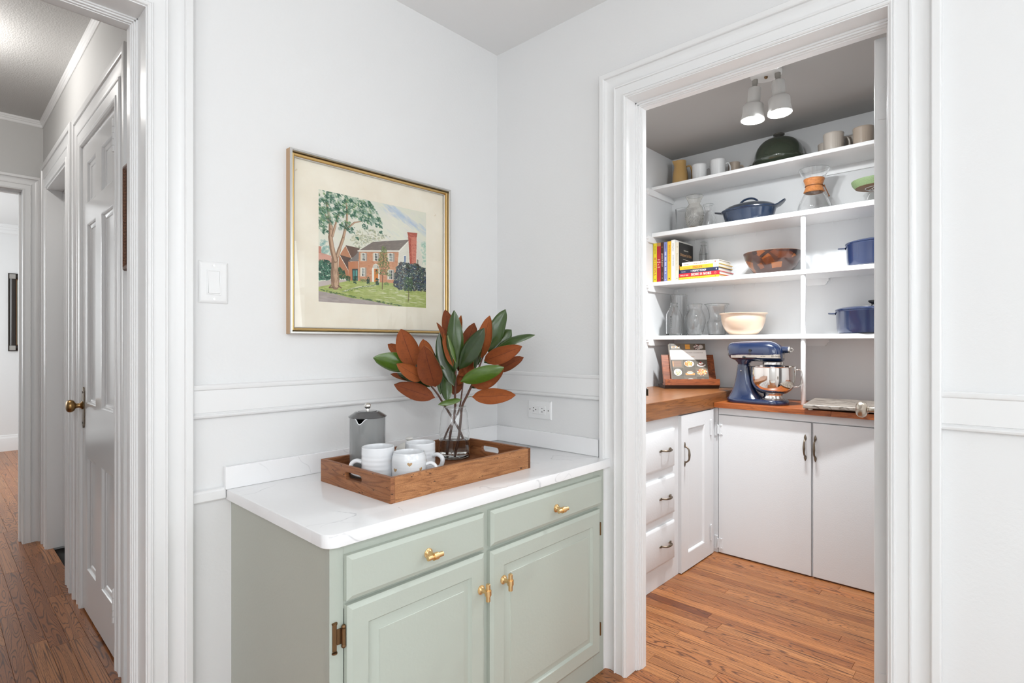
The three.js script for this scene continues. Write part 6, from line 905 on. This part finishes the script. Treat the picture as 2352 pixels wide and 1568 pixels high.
  part('bowl_handle', loft([[0.108, 0.188], [0.125, 0.19], [0.136, 0.183], [0.1395, 0.165], [0.138, 0.135], [0.132, 0.108], [0.122, 0.0985], [0.1, 0.0975]].map(([z, y], i, A) => { const [pz, py] = A[Math.max(0, i - 1)], [nz, ny] = A[Math.min(A.length - 1, i + 1)], d = Math.hypot(nz - pz, ny - py), ty = (ny - py) / d, tz = (nz - pz) / d; return superEllipse(0.0105, 0.0022, 3, 16).map(([a, b]) => [a, y + b * tz, z - b * ty]); }), true, 50).rotateY(0.25).translate(0, 0, 0.094), M.steel, t);
}

// ---------------------------------------------------------------- hall: lamp and pictures
{
  const t = thing('hall_ceiling_lamp', 'round flush glass ceiling lamp in the hall, just out of view', 'ceiling light', [0.0, 2.486, -3.2]);
  part('canopy', lathe([[0, 0], [0.15, 0], [0.152, -0.012], [0.14, -0.03], [0, -0.03]], 48), M.nickel, t);
  part('lamp_globe', lathe(smooth([[0.135, -0.03], [0.14, -0.06], [0.118, -0.1], [0.06, -0.125], [0.004, -0.13]], 24), 48), std({ color: 0xffffff, emissive: lin(1, 0.95, 0.88), emissiveIntensity: 2.4, roughness: 0.4 }), t);
  const l = new THREE.PointLight(WARM, HALL_LAMP, 0, 2); l.name = 'lamp_glow'; l.position.set(0, -0.09, 0); l.castShadow = true; l.shadow.radius = 3; t.add(l);
}
{
  const carve = tex(256, 64, (u, v, x, y) => { const n = Math.abs(Math.sin(u * 50 + Math.sin(v * 9) * 2)) * 0.6 + 0.4 * noiseB(x * 0.12, y * 0.2); return [92 + 50 * n, 62 + 34 * n, 46 + 24 * n]; }, [6, 30]), cb = tex(256, 256, (u, v, x, y) => { const n = 128 + 90 * Math.sin(x * 0.2 + 2 * noiseA(x * 0.05, y * 0.05)) * Math.sin(y * 0.2) ; return [n, n, n]; }, [1 / 0.06, 1 / 0.06], false);
  const t = thing('carved_picture', 'carved brown wooden picture frame seen edge on beside the hall door', 'picture', [HX, 1.58, -1.985], -Math.PI / 2);
  part('frame', metric(casing([[0, 0.006], [0.003, 0.014], [0.008, 0.016], [0.01, 0.012], [0.018, 0.016], [0.026, 0.026], [0.034, 0.034], [0.042, 0.032], [0.045, 0.026], [0.045, 0]], -0.15, -0.128, 0.15, 0.128, false), 'y'), std({ map: carve, bumpMap: cb, bumpScale: 0.003, roughness: 0.45 }), t);
  part('print', box(0.305, 0.26, 0.003, 0, 0, 0.005), std({ color: lin(0.22, 0.2, 0.18), roughness: 0.6 }), t); part('picture_glass', box(0.305, 0.26, 0.0015, 0, 0, 0.009), M.pane, t);
  const u = thing('far_room_picture', 'dark framed botanical print on the far room wall, cut off by the doorway', 'picture', [0.945, 1.511, -8.08]), dk = std({ color: lin(0.03, 0.024, 0.02), roughness: 0.35 });
  part('frame', casing([[0, 0.01], [0.006, 0.014], [0.01, 0.022], [0.03, 0.03], [0.04, 0.028], [0.055, 0.018], [0.058, 0.024], [0.066, 0.022], [0.068, 0]], -0.272, -0.357, 0.272, 0.357, false), dk, u); part('corner_plate', join([-1, 1].flatMap((a) => [-1, 1].map((b) => box(0.05, 0.05, 0.006, a * 0.305, b * 0.39, 0.031)))), M.steelSatin, u);
  part('frame_lip', casing([[0, 0.006], [0, 0.013], [0.008, 0.014]], -0.268, -0.353, 0.268, 0.353, false), std({ color: lin(0.22, 0.11, 0.05), roughness: 0.5 }), u);
  part('mat', box(0.545, 0.715, 0.004, 0, 0, 0.004), std({ color: lin(0.52, 0.58, 0.5), roughness: 0.9 }), u, 'pale green mat'); part('print', new THREE.PlaneGeometry(0.36, 0.52).translate(0, 0, 0.0066), std({ map: canvasTex(256, 384, (c, w, h) => { c.fillStyle = '#e6e2c8'; c.fillRect(0, 0, w, h); c.strokeStyle = '#5c5638'; c.lineWidth = 4; c.strokeRect(6, 6, w - 12, h - 12); c.strokeStyle = '#3c4a34'; c.lineWidth = 5; for (let i = 0; i < 9; i++) { c.beginPath(); c.moveTo(60, 300); c.quadraticCurveTo(40 + i * 12, 220, 20 + i * 26, 90 + (i % 3) * 40); c.stroke(); } }), roughness: 0.9 }), u);
}

{
  const t = thing('kitchen_ceiling_lamp', 'round white glass ceiling lamp of the kitchen, behind the camera', 'ceiling light', [-0.9, 2.41, 1.0]);
  part('canopy', lathe([[0, 0], [0.08, 0], [0.08, -0.02], [0.02, -0.03], [0.012, -0.17], [0, -0.17]], 40), M.nickel, t);
  part('lamp_globe', ball(0.14, 0, -0.27, 0, 32), std({ color: 0xffffff, emissive: lin(0.95, 0.98, 1), emissiveIntensity: 2.5, roughness: 0.4 }), t);
  const l = new THREE.PointLight(DAY, KITCHEN_LAMP, 0, 2); l.name = 'lamp_glow'; l.position.set(0, -0.27, 0); l.castShadow = true; l.shadow.radius = 5; t.add(l);
}

{
  const t = thing('kitchen_rug', 'large pale grey woven rug on the kitchen floor, outside the view', 'rug');
  const weave = tex(128, 128, (u, v, x, y) => { const g = 206 + ((x >> 2) + (y >> 2) & 1 ? 8 : -8) + 8 * noiseA(x * 0.2, y * 0.2); return [g, g, g - 3]; }, [1 / 0.06, 1 / 0.06]);
  part('pile', metric(rspan(-1.9, 1.2, 0, 0.009, -0.7, 2.4, 0.004), 'x'), std({ map: weave, roughness: 0.95 }), t); part('border', join([rspan(-1.93, -1.9, 0, 0.008, -0.73, 2.43, 0.003), rspan(1.2, 1.23, 0, 0.008, -0.73, 2.43, 0.003), rspan(-1.9, 1.2, 0, 0.008, -0.73, -0.7, 0.003), rspan(-1.9, 1.2, 0, 0.008, 2.4, 2.43, 0.003)]), std({ color: lin(0.6, 0.6, 0.6), roughness: 0.95 }), t);
}
renderer.render(scene, camera);
